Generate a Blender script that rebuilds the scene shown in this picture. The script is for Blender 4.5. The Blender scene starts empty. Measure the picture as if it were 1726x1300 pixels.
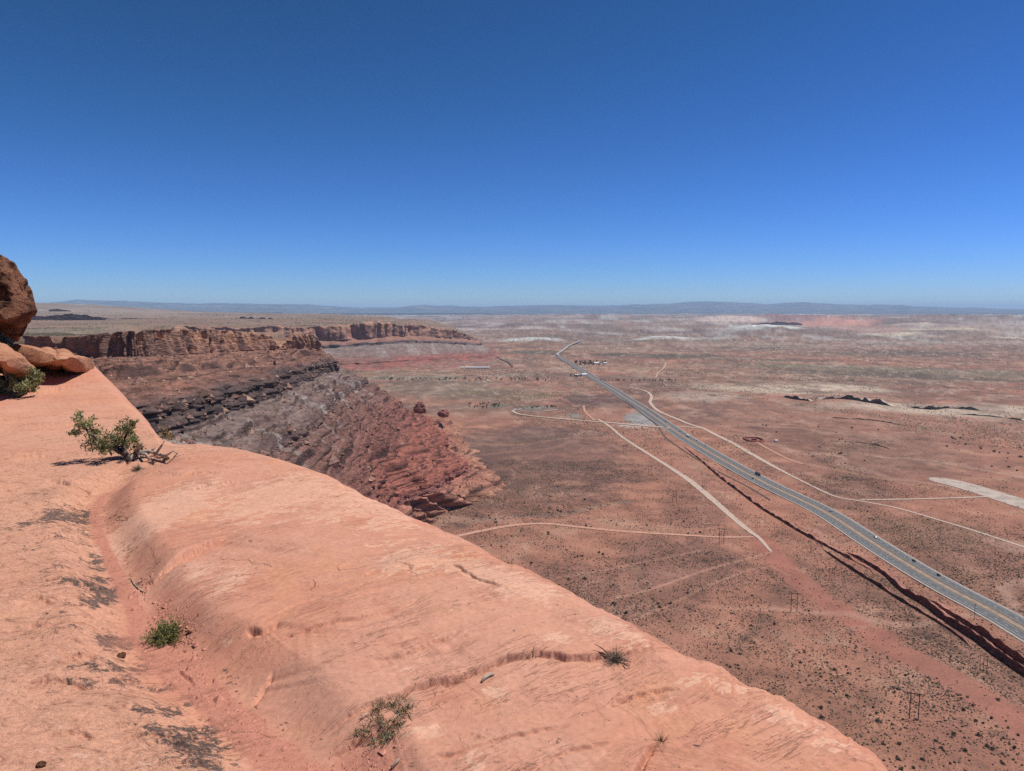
import bpy, math, random
import numpy as np
from mathutils import Vector, Matrix
R = math.radians
rng = np.random.default_rng(7)
random.seed(7)
C = bpy.context.scene.collection
SC = bpy.context.scene

# ------------------------------------------------------------ camera, sky, sun, exposure
EYE = 270.0                      # the viewpoint stands 270 m above the valley floor
PITCH = R(6.2)
FPX = 1197.0                     # focal length in pixels of a 1726 px wide frame
cam_d = bpy.data.cameras.new('camera')
cam = bpy.data.objects.new('camera', cam_d); C.objects.link(cam)
cam.location = (0, 0, EYE); cam.rotation_euler = (R(90) - PITCH, 0, 0)
cam_d.sensor_width = 36; cam_d.lens = 36 * FPX / 1726
cam_d.clip_start = 0.05; cam_d.clip_end = 300000
SC.camera = cam

SUN_EL, SUN_AZ = 64.0, 80.0      # degrees; azimuth clockwise from the view direction (+Y)
w = bpy.data.worlds.new('World'); SC.world = w; w.use_nodes = True
nt = w.node_tree; nt.nodes.clear()
sky = nt.nodes.new('ShaderNodeTexSky'); sky.sky_type = 'NISHITA'; sky.sun_disc = False
sky.sun_elevation = R(SUN_EL); sky.sun_rotation = R(SUN_AZ)
sky.altitude = 1500; sky.air_density = 1.0; sky.dust_density = 0.0; sky.ozone_density = 6.0
bg = nt.nodes.new('ShaderNodeBackground'); bg.inputs['Strength'].default_value = 0.10
wo = nt.nodes.new('ShaderNodeOutputWorld')
# the deep, contrasty desert blue: a response curve per colour on the sky texture
sep = nt.nodes.new('ShaderNodeSeparateColor'); com = nt.nodes.new('ShaderNodeCombineColor'); nt.links.new(sky.outputs[0], sep.inputs[0])
for k, (ref, out, gam) in enumerate(((1.05, .205, 1.60), (2.01, .94, 1.40), (3.97, 2.78, 1.90))):
    d_ = nt.nodes.new('ShaderNodeMath'); d_.operation = 'DIVIDE'; d_.inputs[1].default_value = ref; nt.links.new(sep.outputs[k], d_.inputs[0])
    p_ = nt.nodes.new('ShaderNodeMath'); p_.operation = 'POWER'; p_.inputs[1].default_value = gam; nt.links.new(d_.outputs[0], p_.inputs[0])
    m_ = nt.nodes.new('ShaderNodeMath'); m_.operation = 'MULTIPLY'; m_.inputs[1].default_value = out*.87; nt.links.new(p_.outputs[0], m_.inputs[0])
    nt.links.new(m_.outputs[0], com.inputs[k])
nt.links.new(com.outputs[0], bg.inputs[0]); nt.links.new(bg.outputs[0], wo.inputs[0])
sun_d = bpy.data.lights.new('sun', 'SUN'); sun_d.energy = 4.2; sun_d.angle = R(0.5); sun_d.color = (1.0, 0.96, 0.90)
sun = bpy.data.objects.new('sun', sun_d); C.objects.link(sun)
sd = Vector((math.sin(R(SUN_AZ)) * math.cos(R(SUN_EL)), math.cos(R(SUN_AZ)) * math.cos(R(SUN_EL)), math.sin(R(SUN_EL))))
sun.rotation_euler = sd.to_track_quat('Z', 'Y').to_euler()
SC.view_settings.view_transform = 'Standard'; SC.view_settings.look = 'None'
SC.view_settings.exposure = 0.2; SC.view_settings.gamma = 1.0; SC.view_settings.use_curve_mapping = False
SC.render.engine = 'CYCLES'
SC.cycles.use_denoising = False; SC.cycles.denoiser = 'OPENIMAGEDENOISE'; SC.cycles.denoising_input_passes = 'RGB_ALBEDO_NORMAL'
SC.cycles.max_bounces = 4; SC.cycles.diffuse_bounces = 2; SC.cycles.volume_bounces = 1; SC.cycles.use_adaptive_sampling = False

# ------------------------------------------------------------ noise and geometry helpers
def _perm(seed):
    p = np.random.default_rng(seed).permutation(256); return np.concatenate([p, p, p])
def pn2(x, y, seed=0):
    p = _perm(seed)
    xi = np.floor(x).astype(np.int64); yi = np.floor(y).astype(np.int64)
    xf = x - xi; yf = y - yi; xi &= 255; yi &= 255
    u = xf*xf*xf*(xf*(xf*6-15)+10); v = yf*yf*yf*(yf*(yf*6-15)+10)
    ang = np.arange(256) * (2*np.pi/256); ga, gb = np.cos(ang), np.sin(ang)
    def g(a, b, fx, fy):
        h = p[p[a] + b]; return ga[h]*fx + gb[h]*fy
    n00 = g(xi, yi, xf, yf); n10 = g(xi+1, yi, xf-1, yf); n01 = g(xi, yi+1, xf, yf-1); n11 = g(xi+1, yi+1, xf-1, yf-1)
    a = n00 + u*(n10-n00); b = n01 + u*(n11-n01)
    return 1.5*(a + v*(b-a))
_G3 = np.array([[1,1,0],[-1,1,0],[1,-1,0],[-1,-1,0],[1,0,1],[-1,0,1],[1,0,-1],[-1,0,-1],[0,1,1],[0,-1,1],[0,1,-1],[0,-1,-1]], float)
def pn3(x, y, z, seed=0):
    p = _perm(seed)
    xi = np.floor(x).astype(np.int64); yi = np.floor(y).astype(np.int64); zi = np.floor(z).astype(np.int64)
    xf = x-xi; yf = y-yi; zf = z-zi; xi &= 255; yi &= 255; zi &= 255
    f = lambda t: t*t*t*(t*(t*6-15)+10)
    u, v, s = f(xf), f(yf), f(zf)
    def g(a, b, c, fx, fy, fz):
        h = p[p[p[a]+b]+c] % 12; q = _G3[h]
        return q[..., 0]*fx + q[..., 1]*fy + q[..., 2]*fz
    out = 0
    l = lambda a, b, t: a + t*(b-a)
    c0 = l(l(g(xi,yi,zi,xf,yf,zf), g(xi+1,yi,zi,xf-1,yf,zf), u), l(g(xi,yi+1,zi,xf,yf-1,zf), g(xi+1,yi+1,zi,xf-1,yf-1,zf), u), v)
    c1 = l(l(g(xi,yi,zi+1,xf,yf,zf-1), g(xi+1,yi,zi+1,xf-1,yf,zf-1), u), l(g(xi,yi+1,zi+1,xf,yf-1,zf-1), g(xi+1,yi+1,zi+1,xf-1,yf-1,zf-1), u), v)
    return l(c0, c1, s)
def fbm2(x, y, oct=4, seed=0, gain=0.5):
    a, s, n = 1.0, 0, 0
    for i in range(oct):
        s = s + a*pn2(x*2**i, y*2**i, seed+i); n += a; a *= gain
    return s/n
def rid2(x, y, oct=4, seed=0):
    a, s, n = 1.0, 0, 0
    for i in range(oct):
        s = s + a*(1-2*np.abs(pn2(x*2**i, y*2**i, seed+i))); n += a; a *= .5
    return s/n
def sst(a, b, x):
    t = np.clip((x-a)/(b-a), 0, 1); return t*t*(3-2*t)
def ray(px, py):
    """direction (x, y, z) of the sight line through a point of the 1726 x 1300 photograph"""
    cx = (np.asarray(px, float)-863)/FPX; cy = -(np.asarray(py, float)-650)/FPX
    return cx, math.cos(PITCH) + cy*math.sin(PITCH), cy*math.cos(PITCH) - math.sin(PITCH)
def at(px, py, z=0.0):
    """where that sight line meets the level z (relative to the valley floor)"""
    dx, dy, dz = ray(px, py); t = (z-EYE)/dz
    return dx*t, dy*t
def catmull(P, n):
    P = np.asarray(P, float); N = len(P)
    s = np.linspace(0, N-1, n); i = np.clip(np.floor(s).astype(int), 0, N-2); f = (s-i)[:, None]
    g = lambda k: P[np.clip(k, 0, N-1)]
    p0, p1, p2, p3 = g(i-1), g(i), g(i+1), g(i+2)
    return .5*((2*p1) + (-p0+p2)*f + (2*p0-5*p1+4*p2-p3)*f**2 + (-p0+3*p1-3*p2+p3)*f**3)
def dens(P, step):
    """resample a plan polyline at about equal steps"""
    Q = catmull(P, len(P)*24); d = np.r_[0, np.cumsum(np.hypot(*np.diff(Q, axis=0).T))]
    n = max(2, int(d[-1]/step)+1); t = np.linspace(0, d[-1], n)
    return np.c_[np.interp(t, d, Q[:, 0]), np.interp(t, d, Q[:, 1])]
def pdist(x, y, P, side=False):
    """distance to a plan polyline (and the signed side, left positive, plus the position along it)"""
    best = np.full(x.shape, 1e18); sg = np.zeros(x.shape); pos = np.zeros(x.shape)
    for k in range(len(P)-1):
        ax, ay = P[k]; bx, by = P[k+1]; ex, ey = bx-ax, by-ay; L = ex*ex+ey*ey+1e-12
        t = np.clip(((x-ax)*ex+(y-ay)*ey)/L, 0, 1); dx, dy = x-ax-t*ex, y-ay-t*ey; d = dx*dx+dy*dy
        m = d < best; best = np.where(m, d, best)
        sg = np.where(m, np.sign(ex*dy-ey*dx), sg); pos = np.where(m, k+t, pos)
    best = np.sqrt(best)
    return (best, sg, pos) if side else best
def inside(x, y, P):
    c = np.zeros(x.shape, bool); n = len(P)
    for i in range(n):
        x1, y1 = P[i]; x2, y2 = P[(i+1) % n]
        if y1 == y2: continue
        m = ((y1 > y) != (y2 > y)) & (x < (x2-x1)*(y-y1)/(y2-y1)+x1); c ^= m
    return c

def new_mesh(name, V, F, mat, smooth=True, col=None, parent=None, flip=False):
    """V (n,3), F (m,k) with k = 3 or 4"""
    V = np.ascontiguousarray(V, dtype=np.float32).reshape(-1, 3); F = np.ascontiguousarray(F, dtype=np.int32)
    if flip: F = np.ascontiguousarray(F[:, ::-1])
    me = bpy.data.meshes.new(name); k = F.shape[1]
    me.vertices.add(len(V)); me.vertices.foreach_set('co', V.ravel())
    me.loops.add(F.size); me.loops.foreach_set('vertex_index', F.ravel())
    me.polygons.add(len(F)); me.polygons.foreach_set('loop_start', np.arange(0, F.size, k, dtype=np.int32))
    me.polygons.foreach_set('loop_total', np.full(len(F), k, dtype=np.int32))
    me.polygons.foreach_set('use_smooth', np.full(len(F), smooth, dtype=bool))
    if col is not None:
        at_ = me.attributes.new('Col', 'FLOAT_COLOR', 'POINT')
        at_.data.foreach_set('color', np.ascontiguousarray(col, dtype=np.float32).ravel())
    me.update(calc_edges=True); me.validate()
    me.materials.append(mat)
    o = bpy.data.objects.new(name, me); C.objects.link(o)
    if parent: o.parent = parent
    return o
def gridF(r, c):
    i = np.arange(r*c).reshape(r, c)
    return np.stack([i[:-1, :-1], i[:-1, 1:], i[1:, 1:], i[1:, :-1]], -1).reshape(-1, 4)
class MB:
    """collects small shapes into one mesh"""
    def __init__(s): s.v = []; s.f = []; s.n = 0
    def add(s, V, F):
        V = np.asarray(V, float); s.v.append(V)
        for q in F: s.f.append([int(i)+s.n for i in q])
        s.n += len(V)
    def box(s, c, size, rz=0, taper=1.0):
        cx, cy, cz = c; a, b, h = [k/2 for k in size]; V = []
        for z, t in ((-h, 1), (h, taper)):
            for x, y in ((-a, -b), (a, -b), (a, b), (-a, b)):
                X, Y = x*t, y*t; V.append((cx+X*math.cos(rz)-Y*math.sin(rz), cy+X*math.sin(rz)+Y*math.cos(rz), cz+z))
        s.add(V, [(3,2,1,0), (4,5,6,7), (0,1,5,4), (1,2,6,5), (2,3,7,6), (3,0,4,7)])
    def tube(s, pts, rad, n=6):
        pts = [Vector(p) for p in pts]; V = []; rad = rad if hasattr(rad, '__len__') else [rad]*len(pts)
        for i, p in enumerate(pts):
            d = (pts[min(i+1, len(pts)-1)] - pts[max(i-1, 0)]).normalized()
            u = d.cross(Vector((0.3, 0.2, 1)) if abs(d.z) < .9 else Vector((1, 0.1, 0))).normalized(); v = d.cross(u)
            for k in range(n):
                a = 2*math.pi*k/n; V.append(p + (u*math.cos(a)+v*math.sin(a))*rad[i])
        F = [(i*n+k, i*n+(k+1) % n, (i+1)*n+(k+1) % n, (i+1)*n+k) for i in range(len(pts)-1) for k in range(n)]
        F += [tuple(range(n-1, -1, -1)), tuple((len(pts)-1)*n+k for k in range(n))]
        s.add([tuple(v) for v in V], F)
    def build(s, name, mat, parent=None, smooth=False):
        me = bpy.data.meshes.new(name); me.from_pydata([tuple(p) for p in np.concatenate(s.v)], [], s.f)
        for p in me.polygons: p.use_smooth = smooth
        me.materials.append(mat); me.update()
        o = bpy.data.objects.new(name, me); C.objects.link(o)
        if parent: o.parent = parent
        return o
def tag(o, label=None, cat=None, group=None, kind=None):
    if label: o['label'] = label
    if cat: o['category'] = cat
    if group: o['group'] = group
    if kind: o['kind'] = kind
    return o
def empty(name, loc, label, cat, group=None, rz=0):
    o = bpy.data.objects.new(name, None); C.objects.link(o); o.location = loc; o.rotation_euler = (0, 0, rz)
    return tag(o, label, cat, group)
def copy_tree(o, parent=None):
    c = o.copy(); C.objects.link(c)
    if parent: c.parent = parent
    for ch in list(o.children): copy_tree(ch, c)
    return c

# ------------------------------------------------------------ material helpers
class NT:
    def __init__(s, name, rough=.9, spec=.15):
        s.m = bpy.data.materials.new(name); s.m.use_nodes = True; s.t = s.m.node_tree; s.t.nodes.clear()
        s.out = s.n('ShaderNodeOutputMaterial'); s.b = s.n('ShaderNodeBsdfPrincipled')
        s.b.inputs['Roughness'].default_value = rough; s.b.inputs['Specular IOR Level'].default_value = spec
        s.l(s.b.outputs[0], s.out.inputs[0])
    def n(s, k, **kw):
        q = s.t.nodes.new(k)
        for a, v in kw.items(): setattr(q, a, v)
        return q
    def l(s, a, b): s.t.links.new(a, b)
    def coord(s, scale=(1, 1, 1), rot=(0, 0, 0)):
        tc = s.n('ShaderNodeTexCoord'); mr = s.n('ShaderNodeMapping'); mr.inputs['Rotation'].default_value = rot; mp = s.n('ShaderNodeMapping'); mp.inputs['Scale'].default_value = scale
        s.l(tc.outputs['Object'], mr.inputs[0]); s.l(mr.outputs[0], mp.inputs[0]); return mp.outputs[0]
    def noise(s, vec, scale, detail=4, rough=.55, dist=0):
        q = s.n('ShaderNodeTexNoise'); q.inputs['Scale'].default_value = scale; q.inputs['Detail'].default_value = detail
        q.inputs['Roughness'].default_value = rough; q.inputs['Distortion'].default_value = dist
        s.l(vec, q.inputs['Vector']); return q.outputs['Fac']
    def voro(s, vec, scale, feature='F1', out='Distance', rnd=1.0):
        q = s.n('ShaderNodeTexVoronoi'); q.feature = feature; q.inputs['Scale'].default_value = scale; q.inputs['Randomness'].default_value = rnd
        s.l(vec, q.inputs['Vector']); return q.outputs[out]
    def ramp(s, x, pts):
        q = s.n('ShaderNodeValToRGB'); e = q.color_ramp.elements
        while len(e) < len(pts): e.new(.5)
        for k, (p, c) in enumerate(pts):
            e[k].position = p; e[k].color = (c, c, c, 1) if not hasattr(c, '__len__') else (*c, 1)
        s.l(x, q.inputs[0]); return q.outputs[0]
    def mix(s, f, a, b, mode='MIX'):
        q = s.n('ShaderNodeMix'); q.data_type = 'RGBA'; q.blend_type = mode; q.clamp_factor = True
        for v, i in ((f, 0), (a, 6), (b, 7)):
            if hasattr(v, 'links'): s.l(v, q.inputs[i])
            elif i == 0: q.inputs[0].default_value = v
            else: q.inputs[i].default_value = (*v, 1)
        return q.outputs[2]
    def math(s, op, a, b=0.0):
        q = s.n('ShaderNodeMath'); q.operation = op
        for v, i in ((a, 0), (b, 1)):
            if hasattr(v, 'links'): s.l(v, q.inputs[i])
            else: q.inputs[i].default_value = v
        return q.outputs[0]
    def bump(s, h, dist, strength=1.0, prev=None):
        q = s.n('ShaderNodeBump'); q.inputs['Distance'].default_value = dist; q.inputs['Strength'].default_value = strength
        s.l(h, q.inputs['Height'])
        if prev: s.l(prev, q.inputs['Normal'])
        return q.outputs[0]
    def base(s, c):
        if hasattr(c, 'links'): s.l(c, s.b.inputs['Base Color'])
        else: s.b.inputs['Base Color'].default_value = (*c, 1)
    def normal(s, n): s.l(n, s.b.inputs['Normal'])
    def attr(s):
        q = s.n('ShaderNodeAttribute'); q.attribute_name = 'Col'; return q
def simple(name, c, var=.25, scale=5, rough=.85, spec=.2, bump=0, metal=0):
    s = NT(name, rough, spec); v = s.coord(); n = s.noise(v, scale)
    f = s.ramp(n, [(.3, 1-var), (.7, 1+var)]); s.base(s.mix(1.0, c, f, 'MULTIPLY')); s.b.inputs['Metallic'].default_value = metal
    if bump: s.normal(s.bump(n, bump))
    return s.m

# ============================================================ LARGE STRUCTURE
S = EYE/240.0
# plan lines of the two cliffs (x to the right, y ahead; units of EYE/240 m)
capA = [(-800,1000),(-546,868),(-431,734),(-366,690),(-362,800),(-362,930),(-360,1040),(-328,1165),(-345,1225),(-420,1265),(-760,1330)]
lineB = [(-420,300),(-260,340),(-222,403),(-225,506),(-250,725),(-279,900),(-296,1032),(-312,1235),(-350,1310),(-430,1350),(-760,1420)]
lineC = [(-330,250),(-205,300),(-172,375),(-172,490),(-195,713),(-224,905),(-242,1045),(-260,1262),(-315,1365),(-410,1415),(-760,1480)]
lineD = [(-250,200),(-152,270),(-126,355),(-124,482),(-150,690),(-176,880),(-192,1040),(-208,1275),(-272,1420),(-400,1480),(-760,1550)]
lineE = [(-150,150),(-85,240),(-70,330),(-72,480),(-122,690),(-67,900),(-98,1040),(-138,1290),(-200,1480),(-390,1560),(-760,1640)]
lineT = [(-80,100),(-15,220),(-5,330),(-12,480),(-92,768),(-14,918),(-45,1080),(-95,1340),(-150,1550),(-390,1650),(-760,1720)]
capA2 = [(-1700,2900),(-1060,3000),(-850,3120),(-640,3250),(-520,3350),(-400,3550),(-280,3800),(-215,4000),(-260,4300),(-600,5200)]
toe2 = [(-1700,2300),(-900,2500),(-740,2700),(-520,2660),(-385,2830),(-250,2950),(-80,3130),(-40,3390),(-60,3900),(-400,5200)]
zcb2 = np.array([98,98,97,105,110,99,79,64,55,40])
zct2 = np.array([165,160,160,176,164,144,116,74,62,45])
plat_poly = np.array(capA[1:] + [(-1250,2000),(-1500,2850)] + capA2[1:] + [(-2500,9000),(-14000,26000),(-90000,60000),(-90000,0),(-4000,300),(-900,880)], float)*S
def capz(D):  # level of the foot of the near cap rock
    return 219 - .038*D

# --- the ground sheet: polar rings round the viewpoint, from below the ledge to the horizon
TH = np.radians(np.linspace(-62, 58, 1380))
dep = np.radians(np.r_[np.linspace(80, 36, 14), np.degrees(np.arctan((np.linspace(1290, 532, 500)-650)/FPX)+PITCH)[1:]])
RR = EYE/np.tan(dep)
RR = np.r_[RR[RR < 30000], 33000, 38000, 45000, 55000, 70000, 90000]
th, rr = np.meshgrid(TH, RR); GX = rr*np.sin(th); GY = rr*np.cos(th)
def ground_height():
    x, y = GX, GY; D = rr
    z = 2.2*fbm2(x/260, y/260, 3, 11)*sst(150, 500, D)
    z += 9*fbm2(x/1500, y/1500, 3, 14)*sst(1500, 4000, D)
    right = sst(-.12, .06, x/np.maximum(y, 1))
    hills = np.maximum(rid2(x/2600, y/2600, 3, 21)-.05, 0)
    z += 75*hills*sst(5200, 9500, D)*(1-.75*sst(16000, 30000, D))*(.35+.65*right)
    z += 34*np.maximum(fbm2(x/900, y/1300, 3, 31), 0)*sst(5000, 8000, D)*(1-sst(14000, 22000, D))
    z += 45*sst(9000, 15000, D)*right
    # pale clay badlands and the red sandstone belt on the right
    for px, py, wx, wy, h in ((1290,566,70,420,75),(1120,578,65,330,45),(905,579,60,350,40),(1340,545,190,900,70),(1560,556,140,700,55),(1000,540,90,1200,60),(1660,545,170,1200,70)):
        cx, cy = at(px, py); Dc = math.hypot(cx, cy); sx = wx/FPX*Dc
        a = math.atan2(cx, cy); u = x*math.cos(a)-y*math.sin(a); v = x*math.sin(a)+y*math.cos(a)-Dc
        g = np.exp(-(u/sx)**2*1.4-(v/(wy*2.0))**2)
        z += h*g*(.55+.6*rid2(x/420, y/420, 4, 41))
    z += 5*rid2(x/300, y/300, 4, 44)*sst(2600, 4500, D)
    # plateau behind the cliffs
    ins = inside(x, y, plat_poly)
    near = (np.abs(th-R(-20)) < R(45)) & (D < 60000)
    d = np.full(x.shape, 1e6); m = near & (x < 600)
    d[m] = pdist(x[m], y[m], np.vstack([plat_poly, plat_poly[:1]]))
    d = np.where(ins, d, -d)
    zp = S*(208 - 40*sst(800, 3000, D) + 12*sst(4000, 9000, D))
    zp += 5*fbm2(x/300, y/300, 4, 51) + 16*fbm2(x/1600, y/1600, 3, 54)*sst(1800, 4000, D)
    zp += 190*sst(6000, 16000, D)*sst(-.30, -.75, x/np.maximum(y, 1))
    lim = np.interp(x/S, [-1060,-850,-640,-520,-400,-280,-215], [160,158,172,160,140,112,66])*S-8
    zp = np.where((D > 2300*S), zp*(1-sst(-1060*S, -700*S, x))+np.minimum(zp, lim)*sst(-1060*S, -700*S, x), zp)
    zp -= 150*sst(9000, 22000, D)*sst(-.62, -.25, x/np.maximum(y, 1))
    k = sst(0, 55, d)
    return z*(1-k) + zp*k, k
GZ, PLK = ground_height()
def ground_z(x, y):
    x = np.asarray(x, float); y = np.asarray(y, float)
    t = np.interp(np.arctan2(x, y), TH, np.arange(len(TH))); r = np.interp(np.hypot(x, y), RR, np.arange(len(RR)))
    i = np.clip(r.astype(int), 0, len(RR)-2); j = np.clip(t.astype(int), 0, len(TH)-2); f = r-i; g = t-j
    return (GZ[i, j]*(1-f)*(1-g)+GZ[i+1, j]*f*(1-g)+GZ[i, j+1]*(1-f)*g+GZ[i+1, j+1]*f*g)

def ground_colour():
    x, y, D = GX, GY, rr
    lx = np.log(np.maximum(D, 50))
    n1 = fbm2(x/90, y/90, 5, 61); n2 = fbm2(x/420, y/420, 5, 62); n3 = fbm2(x/1800, y/2600, 5, 63); n4 = fbm2(x/30, y/30, 4, 64)
    c = np.empty(x.shape+(4,))
    def base(col): return np.array(col)[None, None, :]
    soil = base((.405, .190, .127)); dark = base((.225, .112, .086)); tan = base((.42, .255, .175)); olive = base((.225, .175, .125)); pale = base((.50, .38, .29))
    rgb = soil*np.ones(x.shape+(3,))
    mixin = lambda f, col: rgb*(1-f[..., None]) + col*f[..., None]
    rgb = mixin(np.clip(.5+1.3*n2, 0, 1)*.55, dark)
    rgb = mixin(sst(.12, .5, n1)*.55, tan)
    # streaky middle distance: tan, olive and dusky bands
    far = sst(1500, 3200, D)
    bands = fbm2(x/2400, y/520, 5, 71); bands2 = fbm2(x/1700, y/330, 5, 75)
    rgb = mixin(far*sst(-.05, .3, bands)*.75, olive)
    rgb = mixin(far*sst(.05, .4, bands2)*.7, tan)
    rgb = mixin(far*sst(.1, .35, -bands2)*.6, base((.19, .115, .095)))
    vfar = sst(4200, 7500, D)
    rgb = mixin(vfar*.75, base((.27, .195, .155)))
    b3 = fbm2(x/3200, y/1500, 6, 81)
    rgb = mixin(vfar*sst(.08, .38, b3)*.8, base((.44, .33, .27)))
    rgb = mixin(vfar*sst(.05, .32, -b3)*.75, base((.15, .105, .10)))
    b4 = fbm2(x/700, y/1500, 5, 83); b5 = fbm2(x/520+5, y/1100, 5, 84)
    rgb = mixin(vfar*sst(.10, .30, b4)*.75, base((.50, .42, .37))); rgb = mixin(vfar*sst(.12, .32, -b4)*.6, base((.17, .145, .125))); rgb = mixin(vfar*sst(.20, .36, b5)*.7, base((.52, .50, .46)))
    sp = np.clip(.55+.9*n2+.3*n3, .1, 1)                       # how thickly low shrubs dot the soil
    # patches found in the photograph: px, py, half width px, half height px, colour, strength, shrub density
    P = [(890,790,190,75,(.205,.112,.088),.8,1),(800,765,70,30,(.18,.10,.082),.6,1),(930,730,100,13,(.18,.105,.086),.7,1),(1150,950,120,50,(.24,.128,.098),.6,1),(1180,700,60,18,(.22,.125,.098),.7,.8),(1480,760,160,30,(.27,.155,.11),.5,.8),(740,655,130,14,(.235,.185,.135),.7,.6),(880,745,160,17,(.20,.115,.09),.6,.9),(770,690,120,8,(.20,.135,.10),.6,.5),(830,665,150,14,(.225,.175,.12),.7,.4),
         (1000,675,75,13,(.165,.095,.082),.95,.9),(1090,680,45,10,(.19,.10,.08),.7,.8),(1330,735,110,22,(.25,.125,.088),.6,.8),
         (1600,1000,170,60,(.30,.155,.10),.5,1),(1430,830,90,30,(.22,.12,.088),.6,1),(1560,900,140,30,(.27,.155,.098),.6,.9),
         (1010,1000,200,60,(.235,.120,.092),.45,1),(1400,1190,150,70,(.33,.165,.108),.4,.9),(1170,860,70,50,(.27,.13,.095),.5,.9),
         (1330,655,210,9,(.55,.43,.32),.95,.35),(1560,690,200,10,(.53,.41,.31),.95,.35),(1180,668,90,10,(.46,.34,.27),.8,.6),(1420,655,90,8,(.56,.44,.33),.9,.3),(1690,690,120,8,(.53,.41,.31),.9,.4),
         (1420,640,260,5,(.235,.13,.095),.8,.4),(1560,668,220,5,(.24,.125,.09),.8,.4),
         (1450,622,330,6,(.21,.175,.115),.9,.2),(1500,633,300,4,(.13,.10,.075),.8,.3),(1330,634,190,3,(.36,.22,.15),.7,.2),
         (1200,640,160,10,(.34,.185,.125),.6,.3),(1140,622,180,9,(.36,.22,.15),.6,.3),
         (1110,600,160,2.6,(.10,.095,.07),.95,.3),(900,596,50,4,(.12,.11,.085),.85,.4),(1250,607,180,2.5,(.13,.115,.085),.8,.4),(1300,588,120,3,(.15,.14,.105),.7,.3),
         (1560,598,140,5,(.13,.11,.09),.7,.6),(1040,588,110,4,(.36,.255,.185),.7,.2),(1330,582,180,4,(.36,.27,.20),.7,.2),
         (960,622,40,8,(.38,.29,.21),.6,.4),(930,615,70,9,(.38,.22,.155),.6,.3),(870,632,70,2.5,(.33,.30,.22),.7,.5),(690,637,120,5,(.25,.22,.16),.7,.6),(700,645,170,3,(.17,.12,.10),.6,.4),
         (1290,561,66,7,(.70,.72,.66),1,0),(1120,576,60,4,(.62,.63,.58),1,0),(1190,574,35,3,(.42,.42,.39),.7,0),(895,577,55,5,(.56,.58,.54),.95,0),(1240,566,60,4,(.40,.38,.36),.6,0),
         (1400,552,100,5,(.56,.27,.205),.95,0),(1330,544,70,4.5,(.26,.12,.115),.9,0),(1230,548,70,5,(.62,.47,.39),.95,0),(1460,562,70,5,(.42,.24,.19),.7,0),
         (1500,568,60,2.5,(.62,.52,.38),.95,0),(1590,564,70,2,(.58,.46,.34),.9,0),(1560,556,60,2.5,(.54,.42,.32),.8,0),(1700,572,40,2,(.60,.50,.38),.9,0),(980,534,14,1.6,(.55,.40,.33),.9,0),
         (1560,543,170,3,(.17,.10,.10),.8,0),(1180,540,220,3,(.25,.18,.165),.6,0),
         (1085,706,34,13,(.33,.31,.295),1.0,.1),(905,688,36,4,(.27,.26,.22),.9,.9),(968,701,15,6,(.24,.23,.185),.9,.6),(1065,718,36,4.5,(.48,.37,.31),.95,0),(842,684,26,4,(.17,.175,.13),.9,.8),
         (1235,757,34,6,(.43,.215,.14),.9,0),(1318,776,32,5,(.44,.21,.14),.8,0),(1065,735,26,10,(.38,.165,.12),.6,.2),(1155,790,20,7,(.36,.17,.125),.4,.2),
         (850,910,50,5,(.40,.20,.135),.5,.3),(960,815,35,5,(.42,.215,.145),.6,.2),(900,925,90,10,(.40,.20,.14),.4,.4),(1280,1090,80,30,(.37,.185,.125),.4,.7),(1620,1235,90,45,(.33,.155,.11),.5,.6),
         (1180,800,60,6,(.38,.20,.14),.4,.2),(700,618,150,5,(.34,.135,.11),.85,.1),(810,613,110,7,(.22,.15,.12),.6,.3),(770,632,110,2,(.38,.20,.15),.6,.1),
         (120,553,120,6,(.24,.23,.15),.8,.9),(330,549,190,4,(.26,.22,.165),.7,1),(120,570,160,7,(.26,.225,.19),.7,1),(300,534,250,3,(.42,.26,.21),.6,.2),(200,530,150,2,(.52,.42,.36),.7,.2),(450,556,120,4,(.45,.29,.22),.7,.5),(250,575,140,5,(.44,.28,.21),.7,.6)]
    wob = .45*n1+.35*n2+.3*n4
    Zr = np.where(PLK > .5, 190*S*.9, 0)
    for px, py, wx, wy, col, st, dn in P:
        z0 = 180*S if (px < 480 and py < 590) else 0.0
        y0, y1 = py-wy, py+wy
        cx, cy = at(px, py, z0); Dc = math.hypot(cx, cy); a = math.atan2(cx, cy)
        r0 = np.hypot(*at(px, y1, z0)); r1 = np.hypot(*at(px, y0, z0)) if ray(px, y0)[2] < -1e-3 else Dc*1.5
        v = np.where(D > Dc, (D-Dc)/max(r1-Dc, 1), (D-Dc)/max(Dc-r0, 1)); u = (th-a)/(wx/FPX/(1+((px-863)/FPX)**2))
        q = np.sqrt(u*u+v*v)+wob*.75
        f = (1-sst(.55, 1.15, q))*st
        if z0 == 0: f = f*(1-PLK)
        else: f = f*PLK
        rgb = mixin(f, base(col)); sp = sp*(1-f)+dn*f
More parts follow.
